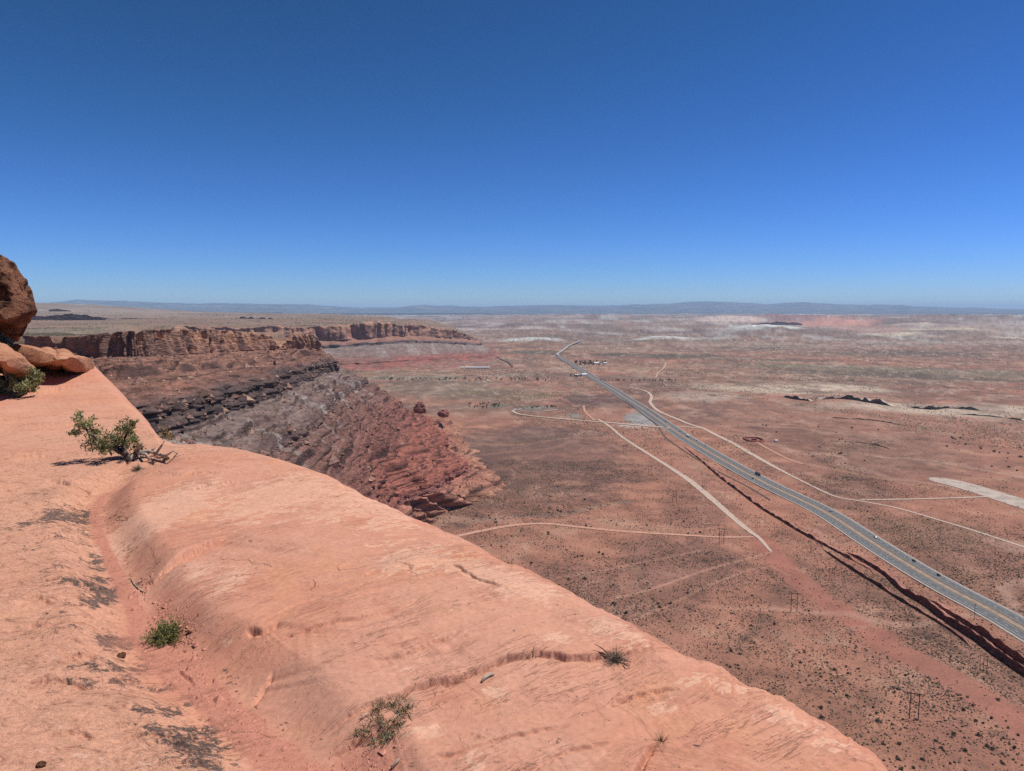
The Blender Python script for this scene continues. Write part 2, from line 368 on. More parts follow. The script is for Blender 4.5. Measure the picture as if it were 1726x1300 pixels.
    # washes and scars: pixel polylines, half width in metres
    for pts, wd, col, st, dn in [
        ([(770,885),(830,873),(900,870),(955,868),(1000,856),(1060,846)], 5, (.31,.235,.175), .55, 1.0),
        ([(1278,908),(1310,945),(1360,990),(1430,1037),(1500,1088),(1580,1130),(1650,1170),(1730,1232),(1800,1290)], 15, (.345,.142,.104), .95, .03),
        ([(1150,745),(1250,828),(1350,890),(1440,935),(1560,1000),(1640,1050),(1740,1120)], 16, (.43,.195,.13), .7, .25),
        ([(760,745),(860,750),(960,738),(1010,742),(1060,765),(1110,800),(1150,812)], 7, (.36,.19,.13), .55, .2),
        ([(700,780),(830,765),(930,755),(960,742)], 6, (.35,.19,.13), .45, .3),
        ([(1040,1010),(1110,990),(1180,965),(1250,945),(1300,930)], 2.2, (.46,.25,.18), .7, .1),
        ([(1060,1050),(1150,1010),(1200,985),(1290,955),(1330,970)], 2.0, (.44,.24,.17), .6, .1),
        ([(940,975),(1020,962),(1090,948),(1180,930)], 2.0, (.44,.24,.17), .55, .1),
        ([(1310,772),(1400,790),(1480,806),(1560,822),(1640,838)], 6, (.42,.245,.155), .6, .2),
        ([(1150,705),(1230,730),(1320,755),(1420,770)], 5, (.40,.21,.14), .5, .2),
        ([(838,604),(866,622),(905,646),(985,692),(1060,727),(1140,775),(1250,845)], 6, (.36,.165,.12), .65, .1),
        ([(1240,650),(1300,664),(1340,668),(1400,676)], 9, (.48,.36,.28), .5, .3),
        ([(1350,688),(1450,690),(1560,700),(1640,712),(1726,730)], 12, (.40,.24,.18), .5, .6),
        ([(1480,770),(1560,775),(1640,790),(1726,806)], 5, (.46,.33,.25), .5, .7),
        ([(1440,862),(1400,856),(1350,836)], 3, (.23,.20,.14), .6, 1.0),
        ([(1240,1100),(1260,1070),(1290,1040),(1300,1020)], 6, (.30,.16,.11), .5, 1.0),
        ([(590,626),(700,627),(800,629),(850,625)], 9, (.46,.34,.28), .7, 0),
        ([(640,638),(720,641),(800,643),(880,644)], 14, (.33,.32,.25), .7, .9),
        ([(1540,1030),(1600,1075),(1660,1120),(1720,1165)], 4, (.40,.19,.13), .5, .3)]:
        Q = dens([at(*p) for p in pts], 25); m = (D > np.hypot(*Q.T).min()-120) & (D < np.hypot(*Q.T).max()+120)
        dd = np.full(x.shape, 1e6); dd[m] = pdist(x[m], y[m], Q); dd += wd*.7*n4
        f = (1-sst(wd*.6, wd*1.25, dd))*st; rgb = mixin(f, base(col)); sp = sp*(1-f)+dn*f
    # fine variation, dry washes and pale scalds
    n5 = fbm2(x/38+7, y/60, 5, 65); n6 = fbm2(x/150, y/230, 6, 66); md = sst(1200, 2600, D)*(1-.5*PLK)*(1-.6*sst(6000, 9000, D))
    rgb = mixin(md*sst(.10, .34, n6)*.55, base((.42, .30, .225))); rgb = mixin(md*sst(.08, .30, -n6)*.60, base((.185, .125, .098)))
    rgb = mixin(md*sst(.22, .42, n5)*.55, base((.50, .375, .30))); rgb = mixin(md*sst(.16, .36, -n5)*.5, base((.15, .115, .088)))
    w1 = 1-sst(.008, .030, np.abs(fbm2(x/520, y/620, 4, 67)+.05)); w2 = 1-sst(.006, .022, np.abs(fbm2(x/240+3, y/300, 4, 68)-.08))
    rgb = mixin(.42*w1*sst(-.2, .25, n2)*(1-PLK), base((.47, .30, .225))); rgb = mixin(.34*w2*(1-PLK)*(D > 500), base((.45, .275, .20))); sp = sp*(1-.5*w1)
    rgb = mixin((1-vfar)*sst(.0, .35, n2*.7+n3*.5)*.20*(1-PLK), base((.20, .155, .11)))
    mot = .86*(1+.30*n4+.26*n1+.16*n5)
    rgb = rgb*mot[..., None]
    plat = PLK*np.clip(fbm2(x/220, y/420, 5, 91)*1.5+.4, 0, 1)
    rgb = rgb*(1-PLK[..., None]*.55)+base((.20, .135, .10))*(PLK[..., None]*.65)
    rgb = mixin(plat*.45*PLK, base((.20, .185, .13)))
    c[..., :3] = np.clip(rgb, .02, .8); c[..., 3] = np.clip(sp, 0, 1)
    return c
GC = ground_colour()

def mat_ground():
    s = NT('desert_soil', .95, .1); a = s.attr(); v = s.coord()
    d = None
    for sc, lo, hi in ((.42, .22, .46), (.16, .20, .42), (.060, .18, .38), (.020, .16, .34)):
        q = s.voro(v, sc); r = s.ramp(q, [(lo, 1.0), (hi, 0.0)])
        g = s.noise(v, sc*.21, 3); g = s.ramp(g, [(.34, 0.15), (.54, 1.0)])
        t = s.math('MULTIPLY', r, g); d = t if d is None else s.math('MAXIMUM', d, s.math('MULTIPLY', t, .8))
    f = s.math('MULTIPLY', d, a.outputs['Alpha'])
    n = s.noise(v, .6, 5, .65); vr = s.ramp(n, [(.3, .78), (.7, 1.22)])
    c = s.mix(1.0, a.outputs['Color'], vr, 'MULTIPLY')
    c = s.mix(s.math('MULTIPLY', f, .88), c, (.070,.050,.042))
    s.base(c); s.normal(s.bump(s.noise(v, .25, 6, .6), 1.2, .6))
    return s.m
M_GROUND = mat_ground()
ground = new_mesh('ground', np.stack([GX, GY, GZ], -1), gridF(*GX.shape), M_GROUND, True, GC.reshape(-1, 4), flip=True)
tag(ground, kind='structure')

# --- cliffs: lofts between plan lines that carry their own level
def loft(lines, seg, ns, srange=None):
    """lines: list of (plan points, level array); seg: list of (rows, strata value at start, at end)"""
    L = [(catmull(np.asarray(p, float), ns), catmull(np.c_[z, z], ns)[:, 0]) for p, z in lines]
    rows, xs = [], []
    for k, (n, x0, x1) in enumerate(seg):
        for i in range(n if k < len(seg)-1 else n+1):
            t = i/n; (p0, z0), (p1, z1) = L[k], L[k+1]
            rows.append(np.c_[p0*(1-t)+p1*t, z0*(1-t)+z1*t]); xs.append(x0*(1-t)+x1*t)
    return np.array(rows), np.array(xs)
def mesh_normals(V):
    du = np.gradient(V, axis=1); dv = np.gradient(V, axis=0); n = np.cross(du, dv)
    return n/np.maximum(np.linalg.norm(n, axis=-1, keepdims=True), 1e-9)

def mat_cliff():
    s = NT('layered_cliff_rock', .95, .1); a = s.attr(); v = s.coord()
    n = s.noise(v, .16, 7, .68); vr = s.ramp(n, [(.28, .70), (.72, 1.30)])
    c = s.mix(1.0, a.outputs['Color'], vr, 'MULTIPLY')
    lay = s.noise(s.coord((.02, .02, .50)), 1.0, 5, .75); lr = s.ramp(lay, [(.34, .55), (.48, .95), (.66, 1.30)])
    c = s.mix(1.0, c, lr, 'MULTIPLY')
    vo = s.voro(v, .17); dots = s.ramp(vo, [(.16, 1.0), (.30, 0.0)])
    c = s.mix(s.math('MULTIPLY', dots, a.outputs['Alpha']), c, (.065, .058, .042))
    s.base(c)
    b = s.bump(s.noise(v, .35, 7, .7), 2.5, .8); b = s.bump(s.voro(s.coord((.18, .18, .5)), 1.0), 2.0, .5, b)
    s.normal(b); return s.m
M_CLIFF = mat_cliff()

def near_mesa():
    A, B, Cc, Dd, E, T = [np.array(q, float) for q in (capA, lineB, lineC, lineD, lineE, lineT)]
    zb = lambda P, X: capz(P[:, 1]) - X
    out = (B-A)/np.linalg.norm(B-A, axis=1)[:, None]
    ct = np.array([22,20,22,26,28,27,24,23,20,14,12.])      # height of the cap rock at each station
    inn = A - out*np.array([60,60,60,60,60,55,48,22,22,60,60.])[:, None]
    lines = [(inn, capz(A[:, 1])+ct-8), (A-out*4, zb(A, -ct)), (A, zb(A, 0)), (B, zb(B, 21)), (B+out*2.5, zb(B, 29)), (B+out*11, zb(B, 32.5)), (B+out*13.5, zb(B, 40)), (Cc, zb(Cc, 60)), (Cc+out*2, zb(Cc, 66)),
             (Dd, zb(Dd, 99)), (Dd+out*2.5, zb(Dd, 107)), (E, zb(E, 150)), (E+out*2.5, zb(E, 160)), (T, np.full(11, -3.)), (T+out*25, np.full(11, -14.))]
    ns = 1000
    V, X = loft(lines, [(12,-60,-30),(34,-26,0),(72,0,21),(20,21,29),(9,29,32.5),(20,32.5,40),(50,40,60),(12,60,66),(70,66,99),(14,99,107),(84,107,150),(14,150,160),(26,160,190),(3,190,200)], ns)
    V = V*S; _a = np.linspace(0, 10, ns)*9.0; V[..., :2] += ((np.interp(X, [60,150,200], [0,4,26])[:, None]*pn2(_a, _a*0, 153)[None, :])[..., None])*np.array((.8, .35)); V0 = V.copy(); N = mesh_normals(V)
    if N[len(X)//2, ns//2, 0] < 0: N = -N
    nh = N.copy(); nh[..., 2] = 0; nh /= np.maximum(np.linalg.norm(nh, axis=-1, keepdims=True), 1e-6)
    x, y, z = V[..., 0], V[..., 1], V[..., 2]; Xs = np.broadcast_to(X[:, None], x.shape)
    arc = np.r_[0, np.cumsum(np.linalg.norm(np.diff(V[110], axis=0), axis=1))][None, :]*np.ones_like(x)
    cap = sst(-30, -24, Xs)*(1-sst(-1, 2, Xs)); cliffB = sst(20, 22, Xs)*(1-sst(38, 42, Xs))
    ledge = sum(sst(a-1, a+.5, Xs)*(1-sst(b-.5, b+1, Xs)) for a, b in ((60, 66), (99, 107), (150, 160)))
    slope = np.clip(1-cap-cliffB-ledge, 0, 1)*sst(-2, 4, Xs)*(1-sst(180, 200, Xs))
    # ribs and gullies down the slopes, then ledges from resistant beds
    rib = rid2(arc/95, Xs/260, 3, 101)
    off = 7*(rib-.35)*sst(30, 80, Xs)*(1-sst(165, 190, Xs)) + 7*pn2(arc/60, Xs*0+.5, 103)*sst(5, 20, Xs)*(1-sst(165, 185, Xs))
    off += (9*pn2(arc/52, Xs/200, 151)+7*pn2(arc/17, Xs/40, 152))*sst(95, 130, Xs)*(1-sst(176, 192, Xs))
    off += cliffB*(6*(np.abs(pn2(arc/16, z/30, 105))*2-.4) + 3.2*pn2(arc/14, z/2.6, 106)) + cap*(9*(np.abs(pn2(arc/22, z/80, 107))*2-.5) + 3.5*(np.abs(pn2(arc/8, z/22, 108))*2-.4))
    off += ledge*3.0*pn2(arc/9, z/5, 109)
    # overhang of the hard beds
    off += 4.0*(sst(21, 24, Xs)*(1-sst(24, 31, Xs)))
    thin = 0
    for Xc, wd_, am_ in ((5, .7, .8), (9.5, .9, 1.0), (14, .8, 1.0), (17.5, .7, .8), (48, .6, .5), (72, .7, .8), (79, .8, 1.0), (87, .9, 1.0), (93, .7, .8), (113, .9, 1.0), (120, .9, .9), (128, 1.0, 1.0), (136, .9, .9), (143, 1.0, 1.0)):
        kk = np.exp(-((Xs+1.8*pn2(arc/120, arc*0+Xc, 161)-Xc)/wd_)**2)*np.clip(.70+2.0*fbm2(arc/170, arc*0+Xc*1.7, 4, 162), 0, 1)*am_; thin = np.maximum(thin, kk)
    off += thin*3.6
    V += nh*off[..., None]
    st = 0
    led = 0
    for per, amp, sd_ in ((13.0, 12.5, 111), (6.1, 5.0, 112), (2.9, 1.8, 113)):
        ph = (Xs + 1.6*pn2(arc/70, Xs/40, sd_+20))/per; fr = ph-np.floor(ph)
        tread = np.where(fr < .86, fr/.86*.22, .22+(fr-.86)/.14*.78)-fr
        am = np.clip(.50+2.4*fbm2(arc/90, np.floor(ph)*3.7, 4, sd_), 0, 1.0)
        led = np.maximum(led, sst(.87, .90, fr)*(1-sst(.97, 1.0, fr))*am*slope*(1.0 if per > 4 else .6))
        st = st - tread*amp*am
    V[..., 2] += st*slope*S
    n3 = sum(pn3(V[..., 0]/q, V[..., 1]/q, V[..., 2]/(q*.7), 120+i)*a for i, (q, a) in enumerate(((26, 1.3), (11, .8), (5, .7), (2.6, .55))))
    V += N*(n3*sst(-45, -20, Xs)*(1-.9*sst(180, 195, Xs)))[..., None]
    # the cap rock is broken: notches lower it in places
    sfrac = np.linspace(0, 10, ns)[None, :]
    notch = np.clip(sst(.15, .35, pn2(sfrac*5.0, sfrac*0, 131)), 0, 1)*.5
    notch = np.maximum(notch, np.exp(-((sfrac-6.32)/.17)**2)*1.0)
    notch = np.maximum(notch, sst(7.1, 7.5, sfrac)*.8)
    topw = (1-sst(-2, 0, Xs))*sst(-60, -50, Xs)
    floor = S*capz(V0[..., 1]/S)
    up = np.clip(V[..., 2]-floor, 0, None)
    V[..., 2] -= up*topw*notch*.85
    # colour by bed
    q1 = fbm2(arc/40, Xs/6, 4, 141); q2 = fbm2(arc/9, Xs/3, 4, 142); q3 = fbm2(arc/160, Xs/60, 4, 143); q4 = fbm2(arc/8, Xs/60, 4, 144)
    def lerp(tab):
        k = np.array([t[0] for t in tab]); cc = np.array([t[1] for t in tab])
        Xw = Xs + 2.5*q1
        return np.stack([np.interp(Xw, k, cc[:, i]) for i in range(3)], -1)
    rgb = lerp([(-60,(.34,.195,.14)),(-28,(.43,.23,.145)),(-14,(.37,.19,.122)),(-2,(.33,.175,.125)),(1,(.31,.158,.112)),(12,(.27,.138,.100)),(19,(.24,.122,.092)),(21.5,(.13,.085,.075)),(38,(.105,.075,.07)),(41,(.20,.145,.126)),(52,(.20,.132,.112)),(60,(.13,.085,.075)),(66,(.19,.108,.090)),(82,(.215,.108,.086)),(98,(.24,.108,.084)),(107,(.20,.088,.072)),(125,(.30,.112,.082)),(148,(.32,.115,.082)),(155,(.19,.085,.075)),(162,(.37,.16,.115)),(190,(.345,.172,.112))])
    var = (cap*np.clip(sst(-.05, .25, q4)+.75*sst(4.2, 3.4, sfrac), 0, 1))[..., None]; rgb = rgb*(1-var*.72)+np.array((.115,.075,.07))*var*.72
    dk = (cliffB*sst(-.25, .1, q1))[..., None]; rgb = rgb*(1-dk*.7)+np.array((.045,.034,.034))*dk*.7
    gr = (sst(40, 44, Xs)*(1-sst(50, 60, Xs))*sst(-.2, .3, q3))[..., None]; rgb = rgb*(1-gr*.5)+np.array((.245,.182,.158))*gr*.5
    chute = (sst(40, 44, Xs)*(1-sst(70, 95, Xs))*sst(.30, .5, pn2(arc/28, Xs/90, 147)))[..., None]; rgb = rgb*(1-chute*.6)+np.array((.33,.28,.245))*chute*.6
    red = (sst(2, 8, Xs)*(1-sst(18, 21, Xs))*sst(.1, .35, q3))[..., None]; rgb = rgb*(1-red*.6)+np.array((.36,.165,.115))*red*.6
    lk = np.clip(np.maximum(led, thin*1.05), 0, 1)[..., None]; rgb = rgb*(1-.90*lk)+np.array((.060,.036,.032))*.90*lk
    rgb = rgb*(1+.45*q2+.25*q1)[..., None]
    al = np.clip(.35*slope*(.6+q1*2)+.5*sst(110, 150, Xs)*(1-sst(185, 200, Xs)), 0, .85)
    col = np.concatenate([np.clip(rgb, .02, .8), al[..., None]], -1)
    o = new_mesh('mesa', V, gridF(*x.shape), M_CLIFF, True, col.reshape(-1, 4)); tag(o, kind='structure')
    return V, N, Xs, slope, o
MV, MN, MX, MSL, mesa_o = near_mesa()

def far_mesa():
    A = np.array(capA2, float); T = np.array(toe2, float)
    f = lambda t: A*(1-t)+T*t
    out = (T-A)/np.linalg.norm(T-A, axis=1)[:, None]
    zl = lambda t: zcb2*(1-t)+(-2)*t
    inn = A-out*150
    lines = [(inn, zct2-14.), (A-out*14, zct2*1.0), (A, zcb2*1.), (f(.15), zcb2-16.), (f(.16), zcb2-27.), (f(.40), (zcb2-27)*.62), (f(.66), (zcb2-27)*.30), (f(.67), (zcb2-27)*.24), (f(1.0), np.full(10, -2.)), (f(1.0)+out*60, np.full(10, -20.))]
    ns = 1000
    V, X = loft(lines, [(12,-60,-30),(34,-28,0),(16,0,21),(14,21,40),(22,40,66),(22,66,107),(8,107,118),(22,118,165),(3,165,190)], ns)
    V = V*S; N = mesh_normals(V)
    if N[40, ns//2, 1] > 0: N = -N
    nh = N.copy(); nh[..., 2] = 0; nh /= np.maximum(np.linalg.norm(nh, axis=-1, keepdims=True), 1e-6)
    x, y, z = V[..., 0], V[..., 1], V[..., 2]; Xs = np.broadcast_to(X[:, None], x.shape)
    arc = np.r_[0, np.cumsum(np.linalg.norm(np.diff(V[46], axis=0), axis=1))][None, :]*np.ones_like(x)
    cap = sst(-30, -26, Xs)*(1-sst(-1, 2, Xs)); cliffB = sst(20, 22, Xs)*(1-sst(38, 42, Xs))*np.clip(.3+2*pn2(arc/300, Xs*0, 201), 0, 1)
    body = sst(2, 30, Xs)*(1-sst(150, 180, Xs))
    wa = arc+70*fbm2(arc/260, arc*0+5, 3, 211)
    off = cap*(34*(np.abs(pn2(wa/150, z/500, 203))*2-.5)+15*(np.abs(pn2(wa/52, z/260, 204))*2-.4)+4*pn2(arc/15, z/90, 205))
    off += body*(34*(rid2(arc/220, Xs/300, 3, 206)-.3)+10*pn2(arc/40, Xs/50, 207)) + cliffB*8
    V += nh*off[..., None]
    top = sst(-45, -28, Xs)*(1-sst(-6, 0, Xs)); V[..., 2] += top*(20*fbm2(wa/170, arc*0, 5, 208)+5*pn2(arc/20, Xs/9, 209))
    n3 = sum(pn3(V[..., 0]/q, V[..., 1]/q, V[..., 2]/(q*.5), 220+i)*a for i, (q, a) in enumerate(((70, 9.0), (30, 4), (13, 1.2))))
    V += N*(n3*(1-sst(150, 170, Xs))*sst(-55, -35, Xs))[..., None]
    q1 = fbm2(arc/120, Xs/10, 4, 241); q2 = fbm2(arc/22, Xs/5, 4, 242); q3 = fbm2(arc/400, Xs/60, 4, 243); q4 = fbm2(arc/26, Xs/80, 4, 244)
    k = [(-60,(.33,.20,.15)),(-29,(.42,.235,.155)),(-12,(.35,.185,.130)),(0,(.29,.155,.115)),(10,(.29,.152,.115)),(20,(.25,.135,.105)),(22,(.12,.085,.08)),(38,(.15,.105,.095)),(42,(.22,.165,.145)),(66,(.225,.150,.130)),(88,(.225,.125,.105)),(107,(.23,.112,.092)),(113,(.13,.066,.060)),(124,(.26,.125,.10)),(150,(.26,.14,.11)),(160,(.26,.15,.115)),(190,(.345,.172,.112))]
    kx = np.array([t[0] for t in k]); kc = np.array([t[1] for t in k]); Xw = Xs+3*q1
    rgb = np.stack([np.interp(Xw, kx, kc[:, i]) for i in range(3)], -1)
    rp = (sst(80, 105, Xs)*(1-sst(150, 170, Xs))*sst(-.05, .22, q3+.5*q1))[..., None]; rgb = rgb*(1-rp*.8)+np.array((.30,.105,.082))*rp*.8
    right = sst(arc.max()*.42, arc.max()*.56, arc)
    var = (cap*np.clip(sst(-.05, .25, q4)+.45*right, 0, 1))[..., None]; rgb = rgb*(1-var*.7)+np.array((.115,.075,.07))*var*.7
    ch = (sst(40, 46, Xs)*(1-sst(70, 100, Xs))*sst(.05, .3, pn2(arc/45, Xs/120, 246)))[..., None]; rgb = rgb*(1-ch*.5)+np.array((.33,.275,.245))*ch*.5
    rgb = rgb*(1+.3*q2+.25*q1)[..., None]
    al = .3*body*np.clip(.5+q1*2, 0, 1)
    col = np.concatenate([np.clip(rgb, .02, .8), al[..., None]], -1)
    o = new_mesh('mesa', V, gridF(*x.shape), M_CLIFF, True, col.reshape(-1, 4)); tag(o, kind='structure')
far_mesa()

# --- low cliffs, fins and ledges: front face with a top that runs back
def scarp(name, base_pts, heights, back, cols, seed, z0=None, top_drop=0.0, step=4.0, rough=2.0, nrow=22, lean=.15, taper=True, label=None, cat=None, group=None, rag=.5):
    P = np.asarray(base_pts, float); h = np.asarray(heights, float)
    Q = dens(P, step); n = len(Q); hh = np.interp(np.linspace(0, 1, n), np.linspace(0, 1, len(h)), h)
    t = np.gradient(Q, axis=0); t /= np.linalg.norm(t, axis=1)[:, None]; nb = np.c_[-t[:, 1], t[:, 0]]
    cen = Q.mean(0); away = cen/np.linalg.norm(cen)
    if (nb @ away).mean() < 0: nb = -nb
    arc = np.r_[0, np.cumsum(np.linalg.norm(np.diff(Q, axis=0), axis=1))]
    hh = hh*np.clip(1-rag*.5+rag*1.2*(fbm2(arc/(step*12), arc*0+seed, 4, seed)), .12, 1.6)
    if taper: e = np.minimum(np.arange(n), n-1-np.arange(n))/max(3, n*.06); hh = hh*np.clip(e, .03, 1)
    g0 = ground_z(Q[:, 0], Q[:, 1]) if z0 is None else np.full(n, z0)
    rows = []
    for i in range(nrow+1):
        f = i/nrow; o = lean*hh*f
        wob = rough*(np.abs(pn2(arc/(step*4), np.full(n, f*2.0+seed), seed+1))*2-.5)+rough*.5*pn2(arc/(step*1.6), np.full(n, f*6.0), seed+2)
        wob *= math.sin(math.pi*min(1, f*1.2+.05))
        rows.append(np.c_[Q+nb*(o+wob)[:, None], g0-1.2+f*(hh+1.2)])
    for f in (.15, .4, .7, 1.0):
        B = Q+nb*(back*f+lean*hh)[:, None]; gb = ground_z(B[:, 0], B[:, 1]) if z0 is None else np.full(n, z0)
        zt = (g0+hh)*(1-f)+(gb-2.0 if z0 is None else np.full(n, z0)+hh*(1-top_drop))*f
        rows.append(np.c_[B, zt+.3*rough*pn2(arc/(step*5), np.full(n, f*3.), seed+3)])
    V = np.array(rows); c = np.empty(V.shape[:2]+(4,)); fa = np.linspace(0, 1, len(V))[:, None]*np.ones((1, n))
    q = fbm2(np.ones((len(V), 1))*arc/(step*3), fa*6, 4, seed+5)
    top = np.arange(len(V))[:, None] > nrow
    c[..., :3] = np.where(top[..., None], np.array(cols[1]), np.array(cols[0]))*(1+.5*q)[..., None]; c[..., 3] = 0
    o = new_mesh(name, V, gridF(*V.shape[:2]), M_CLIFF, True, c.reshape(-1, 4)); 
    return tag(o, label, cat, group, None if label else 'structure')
G = lambda pts: [at(*p) for p in pts]
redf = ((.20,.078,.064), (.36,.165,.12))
main_l = [(1150,752),(1180,776),(1215,806),(1240,825),(1262,842),(1290,862),(1320,880),(1350,898),(1380,914),(1410,930),(1443,948),(1470,962)]
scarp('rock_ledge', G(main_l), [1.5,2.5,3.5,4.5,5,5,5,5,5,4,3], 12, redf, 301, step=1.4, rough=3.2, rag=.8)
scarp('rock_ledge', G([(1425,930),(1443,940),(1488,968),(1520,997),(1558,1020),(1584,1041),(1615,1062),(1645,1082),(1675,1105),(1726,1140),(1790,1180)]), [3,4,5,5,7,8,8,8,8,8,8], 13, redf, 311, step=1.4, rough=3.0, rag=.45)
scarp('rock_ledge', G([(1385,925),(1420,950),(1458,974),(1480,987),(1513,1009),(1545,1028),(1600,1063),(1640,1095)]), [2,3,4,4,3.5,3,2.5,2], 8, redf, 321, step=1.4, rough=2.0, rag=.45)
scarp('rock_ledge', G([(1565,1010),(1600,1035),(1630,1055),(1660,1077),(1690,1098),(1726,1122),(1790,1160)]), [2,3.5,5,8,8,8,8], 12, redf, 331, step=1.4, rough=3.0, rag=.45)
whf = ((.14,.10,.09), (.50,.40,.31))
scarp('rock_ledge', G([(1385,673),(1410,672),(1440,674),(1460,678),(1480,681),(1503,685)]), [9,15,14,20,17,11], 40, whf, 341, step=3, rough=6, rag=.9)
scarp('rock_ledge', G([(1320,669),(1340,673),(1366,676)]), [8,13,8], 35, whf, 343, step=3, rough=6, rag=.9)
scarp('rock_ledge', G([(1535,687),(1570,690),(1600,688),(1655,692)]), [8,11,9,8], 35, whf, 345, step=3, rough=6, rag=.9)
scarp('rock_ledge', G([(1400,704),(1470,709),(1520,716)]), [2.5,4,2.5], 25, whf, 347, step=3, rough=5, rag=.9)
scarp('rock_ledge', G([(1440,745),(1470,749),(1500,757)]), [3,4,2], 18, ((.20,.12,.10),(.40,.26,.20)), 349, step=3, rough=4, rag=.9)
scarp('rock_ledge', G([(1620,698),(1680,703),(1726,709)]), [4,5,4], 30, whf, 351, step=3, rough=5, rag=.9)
# sandstone fins and buttes on the plateau, far left
def butte(pts_px, D, ybot, ytops, cols, seed, thick=120, step=6, lean=.05, rough=8, label=None, cat='rock', group=None):
    P = []
    for px in pts_px:
        dx, dy, dz = ray(px, ybot); t = D/dy; P.append((dx*t, dy*t))
    zb = EYE + ray(0, ybot)[2]/ray(0, ybot)[1]*D
    hs_ = [(EYE + ray(0, yt)[2]/ray(0, yt)[1]*D) - zb for yt in ytops]
    return scarp('rock_fin', P, hs_, thick, cols, seed, z0=zb, step=step, rough=rough, lean=lean, top_drop=.6, taper=False, label=label, cat=cat, group=group, rag=.25)
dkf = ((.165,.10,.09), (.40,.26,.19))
butte([-60,20,70,100,118,140,160,178], 4500, 541, [520,522,527,527,533,527,530,535], dkf, 401, label='dark blue-grey cliffed rock fin on the plateau right of the leaning boulder')
butte([200,225,250,262], 5200, 541.5, [537,535.5,536.5,540], dkf, 411, label='short low dark rock fin on the plateau between two longer ones')
butte([245,300,330,350,400,450], 4700, 545, [540,541,542,539.5,542,544], dkf, 421, label='long low dark rock rib across the green plateau')
butte([82,95,112,120], 6500, 525, [522,520,522,524], dkf, 425, label='small dark rock knob above the big plateau fin')
butte([404,410,414,418,422,430,436,442,447,452,460,470,482], 5200, 541, [534,532,536,533,537,536,533,538,535,538,538,539,541], ((.20,.09,.08),(.30,.16,.12)), 431, thick=80, step=4, label='row of small red rock spires standing on the plateau skyline')
butte([1270,1300,1320,1340,1352], 9500, 552, [546,543,541,542,545], ((.25,.12,.11),(.30,.15,.13)), 441, thick=900, step=14, rough=14, label='red broken rock ridge far across the valley above pale clay hills')

# --- far mountains, each range a ridged sheet with real depth
def mat_mtn():
    s = NT('mountain_rock', .95, .05); v = s.coord(); n = s.noise(v, .0012, 8, .65)
    c = s.ramp(n, [(.35, (.050,.060,.080)), (.5, (.095,.100,.115)), (.68, (.18,.17,.17))]); s.base(c); return s.m
M_MTN = mat_mtn()
def range_(px0, px1, D, prof, seed, deep=9000, foot=30):
    th_ = np.arctan((np.linspace(px0, px1, 420)-863)/FPX); pxs = np.linspace(px0, px1, 420)
    ys = np.interp(pxs, [p[0] for p in prof], [p[1] for p in prof])+2.4*fbm2(pxs/60, pxs*0+seed, 5, seed)-.6
    fr = np.r_[np.linspace(0, 1, 40), np.linspace(1.1, 2, 8)]
    V = np.empty((len(fr), 420, 3))
    for i, f in enumerate(fr):
        Di = D - deep*(1-f) if f <= 1 else D + deep*.6*(f-1)
        yy = Di*np.cos(th_)*0 + Di; X = yy*np.tan(th_)
        top = EYE + (-(ys-650)/FPX*math.cos(PITCH)-math.sin(PITCH))/(math.cos(PITCH)-(ys-650)/FPX*math.sin(PITCH))*D
        e = f**1.25 if f <= 1 else 1-.5*(f-1)
        rd = rid2(X/2600, np.full(420, Di/2600), 5, seed)
        z = foot + (top-foot)*e*(1-.55*(1-rd)*math.sin(math.pi*min(f, 1))) + (18*fbm2(X/1100, np.full(420, Di/1100), 4, seed+9))*min(1, f)
        V[i] = np.c_[X, np.full(420, Di), z]
    o = new_mesh('hills', V, gridF(len(fr), 420), M_MTN, True); tag(o, kind='structure')
range_(-500, 480, 39000, [(-500,505),(60,514),(130,506.5),(200,507.5),(260,510),(340,513),(362,511.5),(400,512),(480,514)], 501, deep=14000, foot=120)
range_(380, 960, 42000, [(380,529),(420,518),(450,513),(520,514),(600,519),(650,520),(690,516.5),(720,515),(780,517),(860,517),(960,516.5)], 511, deep=12000, foot=60)
range_(820, 2300, 42000, [(820,517.5),(900,515.5),(980,515),(1040,516),(1090,513.5),(1140,511.5),(1170,509.5),(1185,508.5),(1230,510),(1290,513),(1325,511),(1360,511),(1420,514),(1480,514),(1540,517),(1600,519),(1680,521),(1726,522),(2300,530)], 521, deep=15000, foot=60)

# ============================================================ FOREGROUND SLICKROCK
EYE_H = 1.65
rim_px = [(-900,470),(-200,565),(0,592),(60,602),(160,622),(190,650),(240,702),(270,741),(292,748),(340,748),(420,762),(500,787),(560,812),(620,842),(700,877),(760,902),(850,950),(930,986),(1000,1024),(1080,1066),(1130,1096),(1200,1124),(1250,1150),(1320,1180),(1380,1214),(1440,1247),(1480,1274),(1500,1300),(1560,1345),(1640,1400),(1726,1450),(1950,1560)]
def tdep(px, py):
    dx, dy, dz = ray(px, py); return -dz/np.hypot(dx, dy)
def fg_xy(px, py):
    """plan point of a foreground pixel on the mean rock surface"""
    dx, dy, dz = ray(px, py); T = -dz/np.hypot(dx, dy); r = np.where(EYE_H/np.maximum(T, 1e-3) < 12, EYE_H/np.maximum(T, 1e-3), (EYE_H+.75)/(T+.0625))
    q = np.hypot(dx, dy); return dx/q*r, dy/q*r
FGL = lambda pts: np.array([[float(v) for v in fg_xy(*p)] for p in pts])
rim_th = np.array([math.atan2(ray(*p)[0], ray(*p)[1]) for p in rim_px]); rim_T = np.array([float(tdep(*p)) for p in rim_px])
gully = FGL([(262,792),(215,802),(170,815),(157,840),(165,875),(182,910),(205,955),(225,995),(240,1035),(262,1062),(300,1085),(345,1120),(395,1165),(440,1200),(480,1230),(520,1262),(560,1310),(590,1370)])
